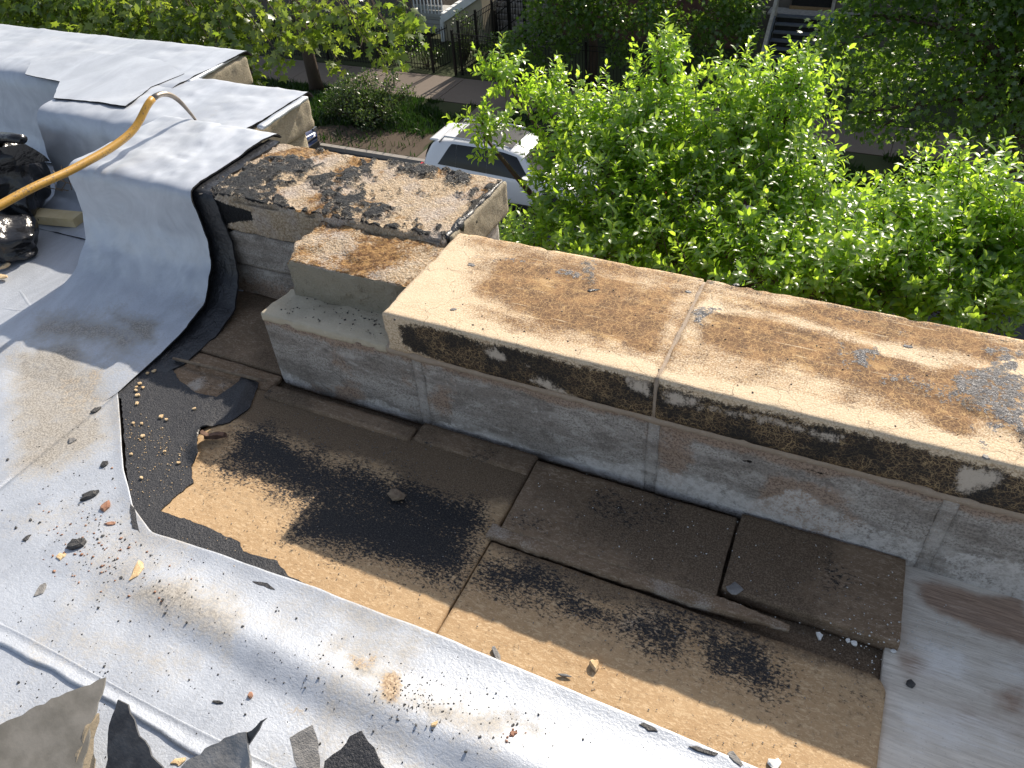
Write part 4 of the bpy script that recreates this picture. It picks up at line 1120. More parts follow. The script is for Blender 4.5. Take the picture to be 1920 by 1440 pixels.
# peeled tar lumps on the coping tops
def tar_lump(px, l, w, ang, z, label, seed, mat='bitumen', th=.3):
    o = chip_mesh('tar_lump', px[0], px[1], l, w, ang, mat, z, th, seed, 11, .05)
    return tag(o, label, 'tar lump')
for i, (px, l, w, an, lab) in enumerate((
    ((1848, 858), 16, 10, 40, 'silver-grey tar drip at the front edge of the right coping'), ((850, 581), 16, 9, 0, 'small grey scrap on the left coping near its front edge'),
    ((884, 497), 22, 10, 10, 'grey tar scab at the back of the left coping'), ((1112, 545), 10, 26, 70, 'tar drip trailing down the left coping'),
    ((1380, 535), 14, 10, 0, 'black tar blob at the back edge of the right coping near its joint'), ((1290, 548), 14, 9, 0, 'grey tar blob beside the coping joint'),
    ((1700, 650), 20, 8, 10, 'grey tar fleck on the rusty right coping'), ((1860, 690), 26, 12, 20, 'upper grey tar scab at the far right of the coping'),
    ((1885, 800), 40, 14, 12, 'blistered silvery tar scab at the far right of the coping'), ((740, 600), 6, 5, 0, 'tiny black crumb at the left end of the coping'))):
    tar_lump(px, l, w, an, ZC1-.001, lab, i, 'chipgrey' if 'grey' in lab else 'bitumen', .22)

# ---- crowbar
XB = -1.985
bar = thing('crowbar', 'yellow painted crowbar with bare steel claw resting on the silver parapet', 'crowbar', (XB, 1.25, .33))
def smooth_path(pts, n):
    pts = np.array(pts); s = np.r_[0, np.cumsum(np.linalg.norm(np.diff(pts, axis=0), axis=1))]
    q = np.linspace(0, s[-1], n); P = np.column_stack([np.interp(q, s, pts[:, k]) for k in range(3)])
    for _ in range(3): P[1:-1] = (P[:-2]+2*P[1:-1]+P[2:])/4
    return P
shaft = [at_x(px, py, XB) for px, py in ((0,385),(60,352),(130,321),(200,283),(236,258))]
d0 = shaft[0]-shaft[1]
shaft = [shaft[0]+d0*2.4]+shaft
hook = [at_x(px, py, XB) for px, py in ((236,258),(252,243),(264,224),(272,204),(282,186),(297,175),(315,174),(332,184),(347,200),(360,216),(371,230))]
full = smooth_path(shaft+hook[1:], 60)
k = int(np.argmin(np.linalg.norm(full-hook[4], axis=1)))
wid = np.interp(np.arange(60), [0, k-14, k+3, 59], [.0112, .0112, .0104, .0044])
MB().tube(full[:k+1], list(wid[:k+1]), 12).build('shaft', MT['bar'], bar, True)
MB().tube(full[k:], list(wid[k:]), 12, .8).build('claw', MT['steel'], bar, True)

# ---- bin bags and lumber (and a dead leaf)
def crumple(name, label, c, rad, seed, mat, cat='bin bag', group=None, floor=True, flat=.0):
    bm = bmesh.new(); bmesh.ops.create_icosphere(bm, subdivisions=3, radius=1.0)
    V = np.array([tuple(v.co) for v in bm.verts]); F = [tuple(v.index for v in f.verts) for f in bm.faces]; bm.free()
    n1 = fbm(V, 1.3, 2, seed); W = V*np.array([1, 1, .55])
    n2 = np.abs(fbm(W, 2.4, 2, seed+7)-.5)*2; n3 = np.abs(fbm(W, 5.0, 2, seed+8)-.5)*2
    r = .55+.5*n1+.55*n2+.30*(np.random.default_rng(seed).random(len(V))-.5)
    V = V*r[:, None]*np.array(rad)+np.array(c)
    if floor: V[:, 2] = np.where(V[:, 2] < .008, .008+.03*(V[:, 2]-.008)*0, V[:, 2])
    o = mesh(name, V, F, mat, None, True); sm = o.modifiers.new('soft', 'SUBSURF'); sm.levels = 2; sm.render_levels = 2
    return tag(o, label, cat, group)
crumple('bin_bag', 'larger crumpled black bin bag heaped against the silver upstand', (-2.70, 1.47, .13), (.21, .15, .17), 301, MT['bag'])
crumple('bin_bag', 'smaller flattened black bin bag on the roof in front of the plank', (-2.50, 1.26, .05), (.15, .12, .085), 317, MT['bag'])
lf = at_z(742, 928, .012)
crumple('dead_leaf', 'crumpled dead leaf on the tar-covered board', tuple(lf), (.019, .013, .008), 345, MT['twig'], 'dead leaf', None, False)
nk = thing('plastic_roll', 'rolled black plastic neck sticking up above the larger bag', 'bin bag', (-2.6, 1.5, .27))
MB().tube([(-2.80, 1.50, .255), (-2.66, 1.50, .275), (-2.56, 1.495, .29), (-2.50, 1.49, .295)], [.03, .026, .020, .017], 12, .8).build('roll', MT['bag'], nk, True)
V, T = sheet2d(np.array([(0, 0), (.16, .01), (.23, -.05), (.12, -.06), (0, -.07)]), .012, .012, .001, 5)
W = np.column_stack([-2.66+V[:, 0], np.full(len(V), 1.475)-.03*np.sin(V[:, 0]*22), .272+V[:, 1]]); mesh('flap', W, T, MT['bag'], nk)
pl = thing('plank', 'new pale pine plank half under the black bin bags', 'plank', (-2.5, 1.49, .0))
a = at_z(140, 411, .03); b = at_z(20, 400, .03); dd = (b-a)/np.linalg.norm(b-a)
MB().bar(tuple(a-dd*.02), tuple(b+dd*.1), .055, .03).build('board', MT['lumber'], pl)
for k, t in enumerate((.12, .2)):
    q = a+dd*t; MB().tube([q+np.array([0, -.0278, .003]), q+np.array([0, -.0282, .003])], .004, 10).build('nail_hole', MT['black'], pl)
for i, (x, y, l, w, an) in enumerate(((12, 500, 26, 12, -30), (5, 520, 30, 12, 10), (2, 484, 14, 9, 40))):
    tag(chip_mesh('wood_chip', x, y, l, w, an, 'chiptan', .012, .5, 40+i), 'pale wood splinter beside the smaller black bin bag', 'wood chip', 'wood splinters by the bin bags')
tw = MB()
for k in range(9):
    a = Vector((-2.43+random.uniform(-.02, .02), 1.52+random.uniform(-.02, .02), .12)); tw.tube([a, a+Vector((random.uniform(-.05, .05), random.uniform(-.04, .02), random.uniform(.0, .07))), a+Vector((random.uniform(-.06, .06), random.uniform(-.05, .0), random.uniform(.03, .1)))], .0018, 4)
tag(tw.build('dry_twigs', MT['twig'], None, True), 'tuft of dry twigs between the bin bag and the silver upstand', 'twigs')

# ---- torn shards of roofing in the foreground
def plane_pts(pts, three, cell=.012, jit=.002, seed=0, bendk=.0, wave=.004, wscale=14):
    A = [at_z(px, py, z) for px, py, z in three]
    n = np.cross(A[1]-A[0], A[2]-A[0]); n /= np.linalg.norm(n)
    if n[2] < 0: n = -n
    u = A[1]-A[0]; u /= np.linalg.norm(u); v = np.cross(n, u)
    P = []
    for px, py in pts:
        d = ray(px, py); t = ((A[0]-CPOS)@n)/(d@n); q = CPOS+d*t-A[0]
        P.append((q@u, q@v))
    p2, T = sheet2d(np.array(P), cell, .011, jit*1.3, seed)
    W = A[0]+p2[:, :1]*u+p2[:, 1:2]*v
    c = p2-p2.mean(0)
    W = W+n*(wave*2*(fbm(W, wscale, 4, seed)-.5)+bendk*(c[:, 0]**2))[:, None]
    return W, T
def shard(name, label, pts, three, mat, seed, th=.005, parent=None, **k):
    W, T = plane_pts(pts, three, seed=seed, **k)
    W[:, 2] = np.maximum(W[:, 2], .004)
    o = mesh(name, W, T, mat, parent, True, {'dust': .6*fbm(W, 25, 3, seed), 'dirt': .5+0*W[:, 0], 'tan': 0*W[:, 0], 'fine': .5+0*W[:, 0]})
    if parent is None: tag(o, label, 'roofing shard')
    return solid(o, th, None)
MT['shard_brown'] = mat_simple('weathered_roofing', (.15, .14, .12), (.235, .22, .195), .55, 18, 0, .2, .003)
MT['shard_black'] = mat_simple('fresh_torn_roofing', (.028, .028, .031), (.075, .075, .078), .42, 30, 0, .35, .004)
MT['shard_grey'] = mat_simple('grey_wrinkled_roofing', (.17, .17, .17), (.27, .27, .27), .36, 26, .3, .5, .006)
MT['shard_fold'] = mat_simple('tan_backed_roofing', (.27, .22, .15), (.34, .28, .20), .7, 25, 0, .4, .005)
s1 = thing('roofing_shard', 'large brown-grey roofing shard with a folded tan edge at the bottom left corner', 'roofing shard', (-1.0, .22, 0))
shard('sheet', '', [(-90,1400),(0,1360),(110,1305),(197,1270),(192,1300),(172,1352),(152,1440),(120,1530),(-90,1560)], [(197,1270,.095),(-90,1400,.07),(60,1560,.02)], MT['shard_brown'], 401, .004, s1, wave=.0015)
shard('folded_edge', '', [(187,1338),(165,1362),(143,1432),(150,1465),(180,1452),(176,1400)], [(187,1338,.068),(143,1432,.05),(180,1452,.004)], MT['shard_fold'], 402, .005, s1, wave=.002)
shard('roofing_shard', 'black pointed roofing shard standing between the brown shard and the wrinkled one', [(222,1311),(240,1322),(262,1380),(310,1450),(345,1520),(190,1540),(199,1440),(205,1360)], [(222,1311,.085),(195,1500,.006),(345,1520,.006)], MT['shard_black'], 403, .004, wave=.004)
s3 = thing('roofing_shard', 'wrinkled grey roofing shard with a sharp black upturned tip', 'roofing shard', (-.75, .3, 0))
shard('sheet', '', [(463,1372),(470,1440),(485,1530),(320,1530),(338,1437),(420,1382)], [(463,1372,.055),(338,1437,.03),(470,1510,.015)], MT['shard_grey'], 404, .005, s3, wave=.009, wscale=26)
shard('tip', '', [(499,1346),(476,1380),(464,1400),(452,1376),(480,1362)], [(499,1346,.085),(464,1400,.04),(452,1376,.05)], MT['shard_black'], 405, .004, s3, wave=.002)
shard('roofing_shard', 'upright grey roofing scrap between the wrinkled shard and the dark one', [(543,1383),(560,1372),(585,1360),(593,1378),(599,1440),(602,1500),(562,1500),(553,1425)], [(585,1360,.052),(545,1385,.055),(580,1490,.004)], MT['chipgrey'], 406, .005, wave=.004)
shard('roofing_shard', 'dark granular roofing shard rightmost of the foreground scraps', [(678,1369),(690,1390),(724,1442),(750,1500),(596,1500),(609,1428),(640,1405),(655,1380)], [(678,1369,.03),(600,1480,.008),(750,1500,.008)], MT['felt'], 407, .006, wave=.004)
# ================================================================== street below
G0 = GROUND; GW = GROUND+.12            # road surface / sidewalk level
tag(MB().box(-140, 140, -60, 260, G0-.6, G0-.04).build('ground', MT['soil']), kind='structure')
tag(MB().box(-120, 120, 10.0, 18.36, G0-.038, G0).build('street', MT['asphalt']), kind='structure')
for y0, y1 in ((18.358, 18.52), (9.84, 10.002)):
    kb = bpy.data.objects.new('kerb', None); COL.objects.link(kb); kb.location = (0, y0, G0); kb['kind'] = 'structure'
    x = -27.0
    while x < 8:
        MB().box(x, x+2.98, y0, y1, G0-.03, GW+.005).build('kerb_stone', MT['kerb'], kb); x += 3.0
tag(MB().box(-60, 60, 18.522, 22.68, G0-.03, GW-.02).build('parkway', MT['soil']), kind='structure')
tag(MB().box(-60, 60, 1.9, 9.838, G0-.03, GW-.02).build('near_yard', MT['soil']), kind='structure')
tag(MB().box(-60, 60, 24.82, 90, G0-.03, GW+.0).build('front_yards', MT['soil']), kind='structure')
p2, T = sheet2d(np.array([(-18.5,18.56),(-12.6,18.56),(-12.7,20.0),(-13.4,20.5),(-14.6,20.1),(-15.8,20.2)]), .3, .15, .06, 12)
tag(mesh('bare_dirt', P3(p2, GW-.012), T, MT['dirt']), kind='structure')
def walk(name, x0, x1, y0, y1, dx, dy):
    w = bpy.data.objects.new(name, None); COL.objects.link(w); w.location = (x0, y0, GW); w['kind'] = 'structure'
    bed = MB().box(x0, x1, y0, y1, G0-.02, GW-.012).build('joint_bed', MT['dirt'], w)
    base = None; x = x0
    i = 0
    while x < x1-.01:
        y = y0
        while y < y1-.01:
            if base is None:
                V, F, N = stone_arrays(.008, dx-.008, .008, dy-.008, -.06, 0, dx/3, .012, 0, zstep=.03)
                base = mesh('slab', V, F, MT['walk'], w, False, None, True); o = base
            else:
                o = base.copy(); COL.objects.link(o)
            o.location = (x-x0, y-y0, random.uniform(-.004, .006)); o.parent = w
            y += dy
        x += dx
    return w
walk('sidewalk', -27.0, 6.6, 22.70, 24.80, 1.6, 2.10)
walk('carriage_walk', -12.55, -11.35, 18.53, 22.69, 1.2, 2.08)

# ---- iron fences
def fence(label, pts, h=1.45, post_every=2.4, gap=.12, base=GW):
    t = thing('iron_fence', label, 'fence', (pts[0][0], pts[0][1], base), 'iron fences along the far sidewalk')
    for (x0, y0), (x1, y1) in zip(pts[:-1], pts[1:]):
        L = math.hypot(x1-x0, y1-y0); n = max(1, round(L/post_every))
        for i in range(n+1):
            x = x0+(x1-x0)*i/n; y = y0+(y1-y0)*i/n
            MB().box(x-.035, x+.035, y-.035, y+.035, base-.1, base+h+.12).build('post', MT['iron'], t)
        for z in (.14, .28, h-.16, h):
            MB().bar((x0, y0, base+z), (x1, y1, base+z), .028, .022).build('rail', MT['iron'], t)
        pk = MB(); m = int(L/gap)
        for i in range(m):
            u = (i+.5)/m; x = x0+(x1-x0)*u; y = y0+(y1-y0)*u
            pk.box(x-.008, x+.008, y-.008, y+.008, base+.08, base+h)
        o = pk.build('pickets', MT['iron'], t); o['kind'] = 'stuff'
    return t
fence('black iron picket fence behind the sidewalk left of the open gate', [(-25.0, 24.98), (-15.58, 24.98)])
fence('black iron fence behind the sidewalk under the leafy tree right of the gate', [(-14.66, 24.98), (-4.6, 24.98)])
fence('tall black iron fence running back from the gate to the house', [(-14.45, 25.1), (-14.35, 28.9)], 1.75, 1.3)
gt = thing('iron_gate', 'open black iron gate between the two fence posts on the sidewalk', 'gate', (-15.5, 25.0, GW))
for z in (.15, .9, 1.35): MB().bar((-15.5, 25.03, GW+z), (-15.35, 25.85, GW+z), .03, .025).build('rail', MT['iron'], gt)
for i in range(7):
    u = i/6; MB().box(-15.5+.15*u-.009, -15.5+.15*u+.009, 25.03+.82*u-.009, 25.03+.82*u+.009, GW+.1, GW+1.45).build('bar', MT['iron'], gt)

# ---- houses across the street
def house(label, x0, x1, y0, y1, h, mat, wins, doorway=None, courses=True):
    t = thing('house', label, 'house', ((x0+x1)/2, y0, GW))
    MB().box(x0, x1, y0, y1, GW-.3, GW+h).build('wall', mat, t)
    rf = MB(); xm = (x0+x1)/2; e = .3
    rf.v = [(x0-e,y0-e,GW+h+.003),(x1+e,y0-e,GW+h+.003),(x1+e,y1+e,GW+h+.003),(x0-e,y1+e,GW+h+.003),(xm,y0-e,GW+h+1.3),(xm,y1+e,GW+h+1.3)]
    rf.f = [(0,3,2,1),(0,1,4),(2,3,5),(1,2,5,4),(3,0,4,5)]
    rf.build('roof', MT['darkwall'], t)
    for (x, z, w, hh) in wins:
        f = MB().box(x-w/2-.08, x+w/2+.08, y0-.05, y0-.003, GW+z-.08, GW+z+hh+.08).build('window', MT['white'], t)
        MB().box(x-w/2, x+w/2, y0-.056, y0-.051, GW+z, GW+z+hh).build('pane', MT['glass'], f)
        MB().box(x-w/2-.14, x+w/2+.14, y0-.13, y0-.0545, GW+z-.15, GW+z-.082).build('sill', MT['white'], f)
    return t
house('dark shingled house behind the fence at the upper left', -27.5, -17.6, 29.6, 39, 6.4, MT['darkwall'], [(-25, 3.6, 1, 1.6), (-22.5, 3.6, 1, 1.6), (-20, 3.6, 1, 1.6)])
house('brown brick house hidden behind the middle tree', -13.1, -5.6, 30.2, 40, 6.6, MT['brick'], [(-11.5, 2.2, 1, 1.7), (-9.3, 2.2, 1, 1.7), (-7.2, 2.2, 1, 1.7), (-11.5, 5.0, 1, 1.5), (-7.2, 5.0, 1, 1.5)])
house('dark fronted house with wide wooden front stairs', -5.2, 7.5, 29.4, 40, 6.8, MT['darkwall'], [(.5, 2.6, 1.1, 1.7), (3.0, 2.6, 1.1, 1.7), (5.4, 2.6, 1.1, 1.7)])

# white sided porch stair by the gate, rising to the right
YS = 28.3
ps = thing('porch_stair', 'grey panelled porch stair with a white stringer beyond the gate', 'stairs', (-16.4, YS, GW))
pa = at_y(832, 82, YS); pb = at_y(829, 36, YS); pc = at_y(884, -2, YS)
MB().bar(tuple(pa), tuple(pb), .14, .14, (0, 1, 0)).build('newel_post', MT['white'], ps)
MB().bar(tuple(pb), tuple(pc+(pc-pb)*.25), .12, .26, (0, 0, 1)).build('stringer', MT['white'], ps)
pn = MB(); zb = GW-.05
pn.v = [(pb[0]+.05, YS+.05, zb), (pc[0]+.4, YS+.05, zb), (pc[0]+.4, YS+.05, pc[2]+.15), (pb[0]+.05, YS+.05, pb[2]-.08)]
pn.v += [(x, y+1.2, z) for x, y, z in pn.v]
pn.f = [(0,1,2,3), (7,6,5,4), (0,4,5,1), (1,5,6,2), (2,6,7,3), (3,7,4,0)]
pn.build('side_panel', MT['tanwall'], ps)
ns = 6
for i in range(ns):
    u = (i+.5)/ns; x = pb[0]+(pc[0]-pb[0])*u; z = pb[2]+(pc[2]-pb[2])*u+.16
    MB().box(x-.17, x+.19, YS-.02, YS+1.2, z-.03, z).build('tread', MT['white'], ps)
MB().box(pb[0]-1.4, pb[0]+.0, YS+.1, YS+1.3, pb[2]+.02, pb[2]+.14).build('landing', MT['siding'], ps)
for i in range(9):
    x = pb[0]-1.3+i*.16; MB().box(x-.02, x+.02, YS+.1, YS+.14, pb[2]+.14, pb[2]+1.0).build('baluster', MT['white'], ps)
MB().box(pb[0]-1.4, pb[0]+.05, YS+.07, YS+.17, pb[2]+1.0, pb[2]+1.07).build('handrail', MT['white'], ps)
for i in range(6):
    zz = GW+.2+i*.18
    MB().box(pb[0]-1.42, pb[0]-.08, YS+.16, YS+.19, zz, zz+.16).build('siding_board', MT['siding'], ps)
# rubble bank lit by the sun between the houses
bank = thing('rubble_bank', 'sunlit bank of rough stacked stones behind the iron stair rail', 'stone bank', (-14.2, 29.2, GW))
MB().box(-15.9, -13.15, 30.15, 33.5, GW-.1, GW+1.9).build('bank_core', MT['dirt'], bank)
sb = 0
for r in range(9):
    z = GW+.02+r*.20; y = 29.1+r*.13; x = -15.9
    while x < -13.2:
        w = random.uniform(.22, .5)
        V, F, N = stone_arrays(x, min(x+w, -13.15)-.02, y, y+.32, z, z+.18+random.uniform(-.02, .02), .09, .03, .02, 6, sb)
        mesh('stone', V, F, MT['stone'], bank, False); sb += 1; x += w
rl = thing('stair_rail', 'black iron stair rail slanting up in front of the stacked stones', 'railing', (-14.2, 28.8, GW))
for (x0, z0, x1, z1) in ((-14.9, .95, -13.0, 2.3), (-14.9, .25, -13.0, 1.6)):
    MB().bar((x0, 28.85, GW+z0), (x1, 28.85, GW+z1), .05, .04).build('rail', MT['iron'], rl)
for i in range(4):
    u = i/3; x = -14.9+1.9*u; MB().box(x-.045, x+.045, 28.8, 28.9, GW, GW+1.15+1.35*u).build('post', MT['iron'], rl)
for i in range(16):
    u = (i+.5)/16; x = -14.9+1.9*u; MB().box(x-.01, x+.01, 28.84, 28.86, GW+.25+1.35*u, GW+.95+1.35*u).build('baluster', MT['iron'], rl)

# wide wooden front stairs of the right-hand house
XL, XR = -4.30, -2.15
fs_ = thing('front_stairs', 'dark painted wooden front stairs with pale weathered handrails', 'stairs', (-3.2, 26.2, GW))
l0 = at_x(1423, 125, XL); l1 = at_x(1457, -6, XL)
ys0, zs0, ys1, zs1 = l0[1]+.1, GW, 28.7, GW+1.75
nst = 9
for i in range(nst):
    y = ys0+(ys1-ys0)*i/nst; z = zs0+(zs1-zs0)*(i+1)/nst; dy = (ys1-ys0)/nst
    MB().box(XL+.06, XR-.06, y-.03, y+dy, z-.045, z).build('tread', MT['bluewood'], fs_)
    MB().box(XL+.08, XR-.08, y+.005, y+.025, z-.21, z-.047).build('riser', MT['black'], fs_)
for x in (XL, XR):
    MB().bar((x, ys0-.05, zs0+.06), (x, ys1, zs1+.0), .05, .26).build('stringer', MT['bluewood'], fs_)
    a = np.array([x, l0[1], l0[2]]); b = np.array([x, l1[1], l1[2]])
    e = b+(b-a)*.15; s_ = a-(b-a)*.25
    MB().bar(tuple(s_), tuple(e), .11, .06).build('handrail', MT['greywood'], fs_)
    for u in (0, .5, 1.0):
        q = s_+(e-s_)*u; MB().box(q[0]-.045, q[0]+.045, q[1]-.045, q[1]+.045, q[2]-.95, q[2]-.02).build('post', MT['greywood'], fs_)
MB().box(XL-.3, XR+.4, ys1+.003, 29.38, zs1-.05, zs1).build('landing', MT['greywood'], fs_)
MB().box(XL+.35, XR-.55, 29.33, 29.395, zs1+.003, zs1+2.1).build('doorway', MT['black'], fs_)  # black slab painted as the unlit door opening
MB().box(XL+.30, XR-.50, 29.27, 29.392, zs1+.002, zs1+.10).build('door_sill', MT['tanwood'], fs_)
MB().box(XR-.52, XR-.42, 29.25, 29.392, zs1+.002, zs1+2.2).build('door_casing', MT['greywood'], fs_)
crumple('blue_bag', 'small blue plastic bag at the top of the dark front stairs', (XR-.35, ys1-.15, zs1-.02), (.20, .14, .13), 330, MT['plasticblue'], 'bag', None, False)

# ---- parked cars
def car(name, label, loc, paint, group, roofglass=True):
    t = thing(name, label, 'car', loc, group)
    ox, oy, oz = loc
    K = np.array([ # x, sill z, belt z, half belt, roof z, half roof
        (-2.30,.44,.80,.70,.84,.66), (-2.27,.36,.98,.80,1.02,.70), (-2.20,.32,1.08,.86,1.24,.66), (-2.06,.30,1.10,.89,1.52,.62), (-1.85,.29,1.10,.915,1.655,.635),
        (-1.3,.28,1.09,.925,1.725,.665), (-.6,.28,1.06,.93,1.73,.665), (.1,.28,1.04,.93,1.70,.66), (.55,.28,1.02,.93,1.60,.655), (.95,.28,1.01,.925,1.34,.69),
        (1.25,.28,1.00,.92,1.09,.76), (1.45,.28,.99,.91,1.04,.78), (1.9,.30,.95,.87,.99,.74), (2.15,.33,.86,.80,.90,.68), (2.27,.38,.72,.72,.76,.60), (2.31,.44,.62,.64,.66,.52)])
    xs_ = np.linspace(-2.30, 2.31, 70)
    S = np.column_stack([xs_]+[np.interp(xs_, K[:, 0], K[:, i]) for i in range(1, 6)])
    kk = np.array([1, 2, 1.])/4
    for i in range(1, 6): S[1:-1, i] = np.convolve(S[:, i], kk, 'valid')
    def ring(s):
        x, z0, zb, wb, zr, wr = s
        h = [(wb*.55, z0-.04), (wb*.93, z0), (wb*.99, z0+.12), (wb*1.0, (z0+zb)/2+.05), (wb*.985, zb-.03), (wb*.965, zb), (wr+(wb-wr)*.62, zb+(zr-zb)*.35), (wr+(wb-wr)*.25, zb+(zr-zb)*.72), (wr, zr-.05*min(1, (zr-zb)/.3+.1)), (wr*.86, zr-.008), (wr*.5, zr+.008), (0, zr+.014)]
        return [(x, y, z) for y, z in h]+[(x, -y, z) for y, z in h[-2::-1]]
    R = [ring(s) for s in S]; n = len(R[0])
    V = np.array([p for r in R for p in r])+np.array(loc)
    F = []
    for i in range(len(R)-1):
        for j in range(n-1): F.append((i*n+j, i*n+j+1, (i+1)*n+j+1, (i+1)*n+j))
        F.append((i*n+n-1, i*n, (i+1)*n, (i+1)*n+n-1))
    F.append(tuple(range(n))); F.append(tuple((len(R)-1)*n+j for j in range(n))[::-1])
    mesh('body', V, F, paint, t)
    def surf(x, tt, side, off=.006):
        s = [np.interp(x, xs_, S[:, i]) for i in range(1, 6)]; z0, zb, wb, zr, wr = s
        pts = np.array([(wb*.965, zb), (wr+(wb-wr)*.62, zb+(zr-zb)*.35), (wr+(wb-wr)*.25, zb+(zr-zb)*.72), (wr, zr-.05)])
        y = np.interp(tt, [0, .35, .72, 1], pts[:, 0]); z = np.interp(tt, [0, .35, .72, 1], pts[:, 1])
        return (ox+x, oy+side*(y+off), oz+z+off*.4)
    for side in (-1, 1):
        for xa0, xb0, xa1, xb1 in ((-1.74, -1.205, -1.36, -1.205), (-1.200, -.305, -1.200, -.305), (-.300, 1.02, -.300, .50)):
            Vw = []
            for i in range(9):
                u = i/8
                for j in range(7):
                    tt = .03+.90*j/6; f = j/6
                    x = (xa0+(xa1-xa0)*f)*(1-u)+(xb0+(xb1-xb0)*f)*u
                    Vw.append(surf(x, tt, side))
            mesh('side_window', Vw, grid_faces(9, 7, flip=side > 0), MT['glass'], t)
        MB().tube([surf(-1.75, 1.0, side, .0)]+[(ox+x, oy+side*.60, oz+1.775) for x in (-1.6, -.9, -.2)]+[(ox+.25, oy+side*.60, oz+1.72)], .022, 8).build('roof_rail', MT['chrome'], t, True)
        lt = MB(); lt.box(ox-2.305, ox-2.10, oy+side*.80-.05, oy+side*.80+.05, oz+.88, oz+1.04).build('tail_light', MT['red'], t)
        MB().box(ox+2.02, ox+2.25, oy+side*.70-.09, oy+side*.70+.09, oz+.72, oz+.84).build('headlight', MT['chrome'], t)
        MB().box(ox+.78, ox+.95, oy+side*1.0-.09, oy+side*1.0+.09, oz+1.02, oz+1.18).build('mirror', paint, t)
        for x in (-1.0, .05):
            MB().box(ox+x-.11, ox+x+.11, oy+side*.935-.012, oy+side*.935+.012, oz+.93, oz+.955).build('door_handle', MT['chrome'], t)
        for x in (-1.40, 1.42):
            w = MB().tube([(ox+x, oy+side*.70, oz+.355), (ox+x, oy+side*.925, oz+.355)], .355, 28).build('wheel', MT['tyre'], t, True)
            MB().tube([(ox+x, oy+side*.90, oz+.355), (ox+x, oy+side*.932, oz+.355)], .225, 20).build('rim', MT['chrome'], w)
            MB().tube([(ox+x, oy+side*.68, oz+.37), (ox+x, oy+side*.915, oz+.37)], .43, 28).build('wheel_arch', MT['trim'], t, True)
        MB().box(ox-1.0, ox+1.0, oy+side*.905-.02, oy+side*.905+.02, oz+.25, oz+.36).build('sill_trim', MT['trim'], t)
    def cap(name, xz, half, mat, off):
        Vw = []
        for (x, z), hw in zip(xz, half):
            for j in range(7): Vw.append((ox+x, oy+hw*(j/3-1), oz+z+.012*(1-(j/3-1)**2)))
        return mesh(name, Vw, grid_faces(len(xz), 7), mat, t)
    cap('rear_window', [(-2.245, 1.14), (-2.19, 1.30), (-2.11, 1.48)], [.66, .63, .60], MT['glass'], 0)
    cap('windscreen', [(1.20, 1.135), (.95, 1.352), (.68, 1.535)], [.76, .66, .60], MT['glass'], 0)
    if roofglass: cap('sunroof', [(-1.35, 1.742), (-.7, 1.752), (-.1, 1.738), (.3, 1.690)], [.54, .54, .54, .53], MT['trim'], 0)
    V, Fs, N = stone_arrays(ox-2.10, ox-1.80, oy-.56, oy+.56, oz+1.600, oz+1.668, .05, .03, 0)
    V[:, 2] -= (.05*(np.clip((ox-1.95-V[:, 0])/.31, 0, 1))**2)
    V[:, 2] -= .012
    mesh('spoiler', V, Fs, paint, t)
    MB().tube([(ox-1.88, oy, oz+1.745), (ox-1.94, oy, oz+1.86)], .008, 6).build('aerial', MT['trim'], t)
    MB().box(ox-2.335, ox-2.28, oy-.28, oy+.28, oz+.62, oz+.76).build('number_plate', MT['chrome'], t)
    MB().box(ox-2.36, ox-2.2, oy-.72, oy+.72, oz+.34, oz+.50).build('rear_bumper', MT['trim'], t)
    MB().box(ox+2.2, ox+2.36, oy-.62, oy+.62, oz+.34, oz+.48).build('front_bumper', MT['trim'], t)
    return t
cg = 'cars parked along the far kerb'
car('parked_car', 'white SUV with dark windows parked on the far side of the street', (-8.80, 17.40, G0), MT['carwhite'], cg)
car('parked_car', 'dark blue car parked behind the white SUV, mostly hidden by the parapet', (-17.95, 17.35, G0), MT['carblue'], cg)
car('parked_car', 'silver car in front of the white SUV glimpsed through the bright tree', (-2.2, 17.85, G0), MT['carsilver'], cg)
car('parked_car', 'silver car farthest right, glimpsed through the right edge of the bright tree', (3.6, 17.85, G0), MT['carsilver'], cg)
# ================================================================== plants
PEAR_T = np.array([(0,0,0),(.30,.20,.05),(.33,0,-.01),(.30,-.20,.05),(.68,.19,.0),(.70,0,-.06),(.68,-.19,.0),(1.0,0,-.20)])
PEAR_F = np.array([(0,2,1),(0,3,2),(1,2,5),(1,5,4),(2,3,6),(2,6,5),(4,5,7),(5,6,7)])
MAPLE_T = np.array([(0,0,0),(.45,0,-.02),(.18,.16,.02),(.10,.42,-.06),(.34,.24,0),(.55,.52,-.1),(.62,.18,-.02),(1.0,0,-.14),(.62,-.18,-.02),(.55,-.52,-.1),(.34,-.24,0),(.10,-.42,-.06),(.18,-.16,.02)])
MAPLE_F = np.array([(1,0,2),(1,2,4),(2,3,4),(1,4,6),(4,5,6),(1,6,8),(6,7,8),(1,8,10),(8,9,10),(1,10,12),(10,11,12),(1,12,0)])
LEAF_T = np.array([(0,0,0),(.45,.30,.03),(.5,0,-.03),(.45,-.30,.03),(1,0,-.12)])
LEAF_F = np.array([(0,2,1),(0,3,2),(1,2,4),(2,3,4)])
def unit(a): return a/np.maximum(np.linalg.norm(a, axis=-1, keepdims=True), 1e-9)
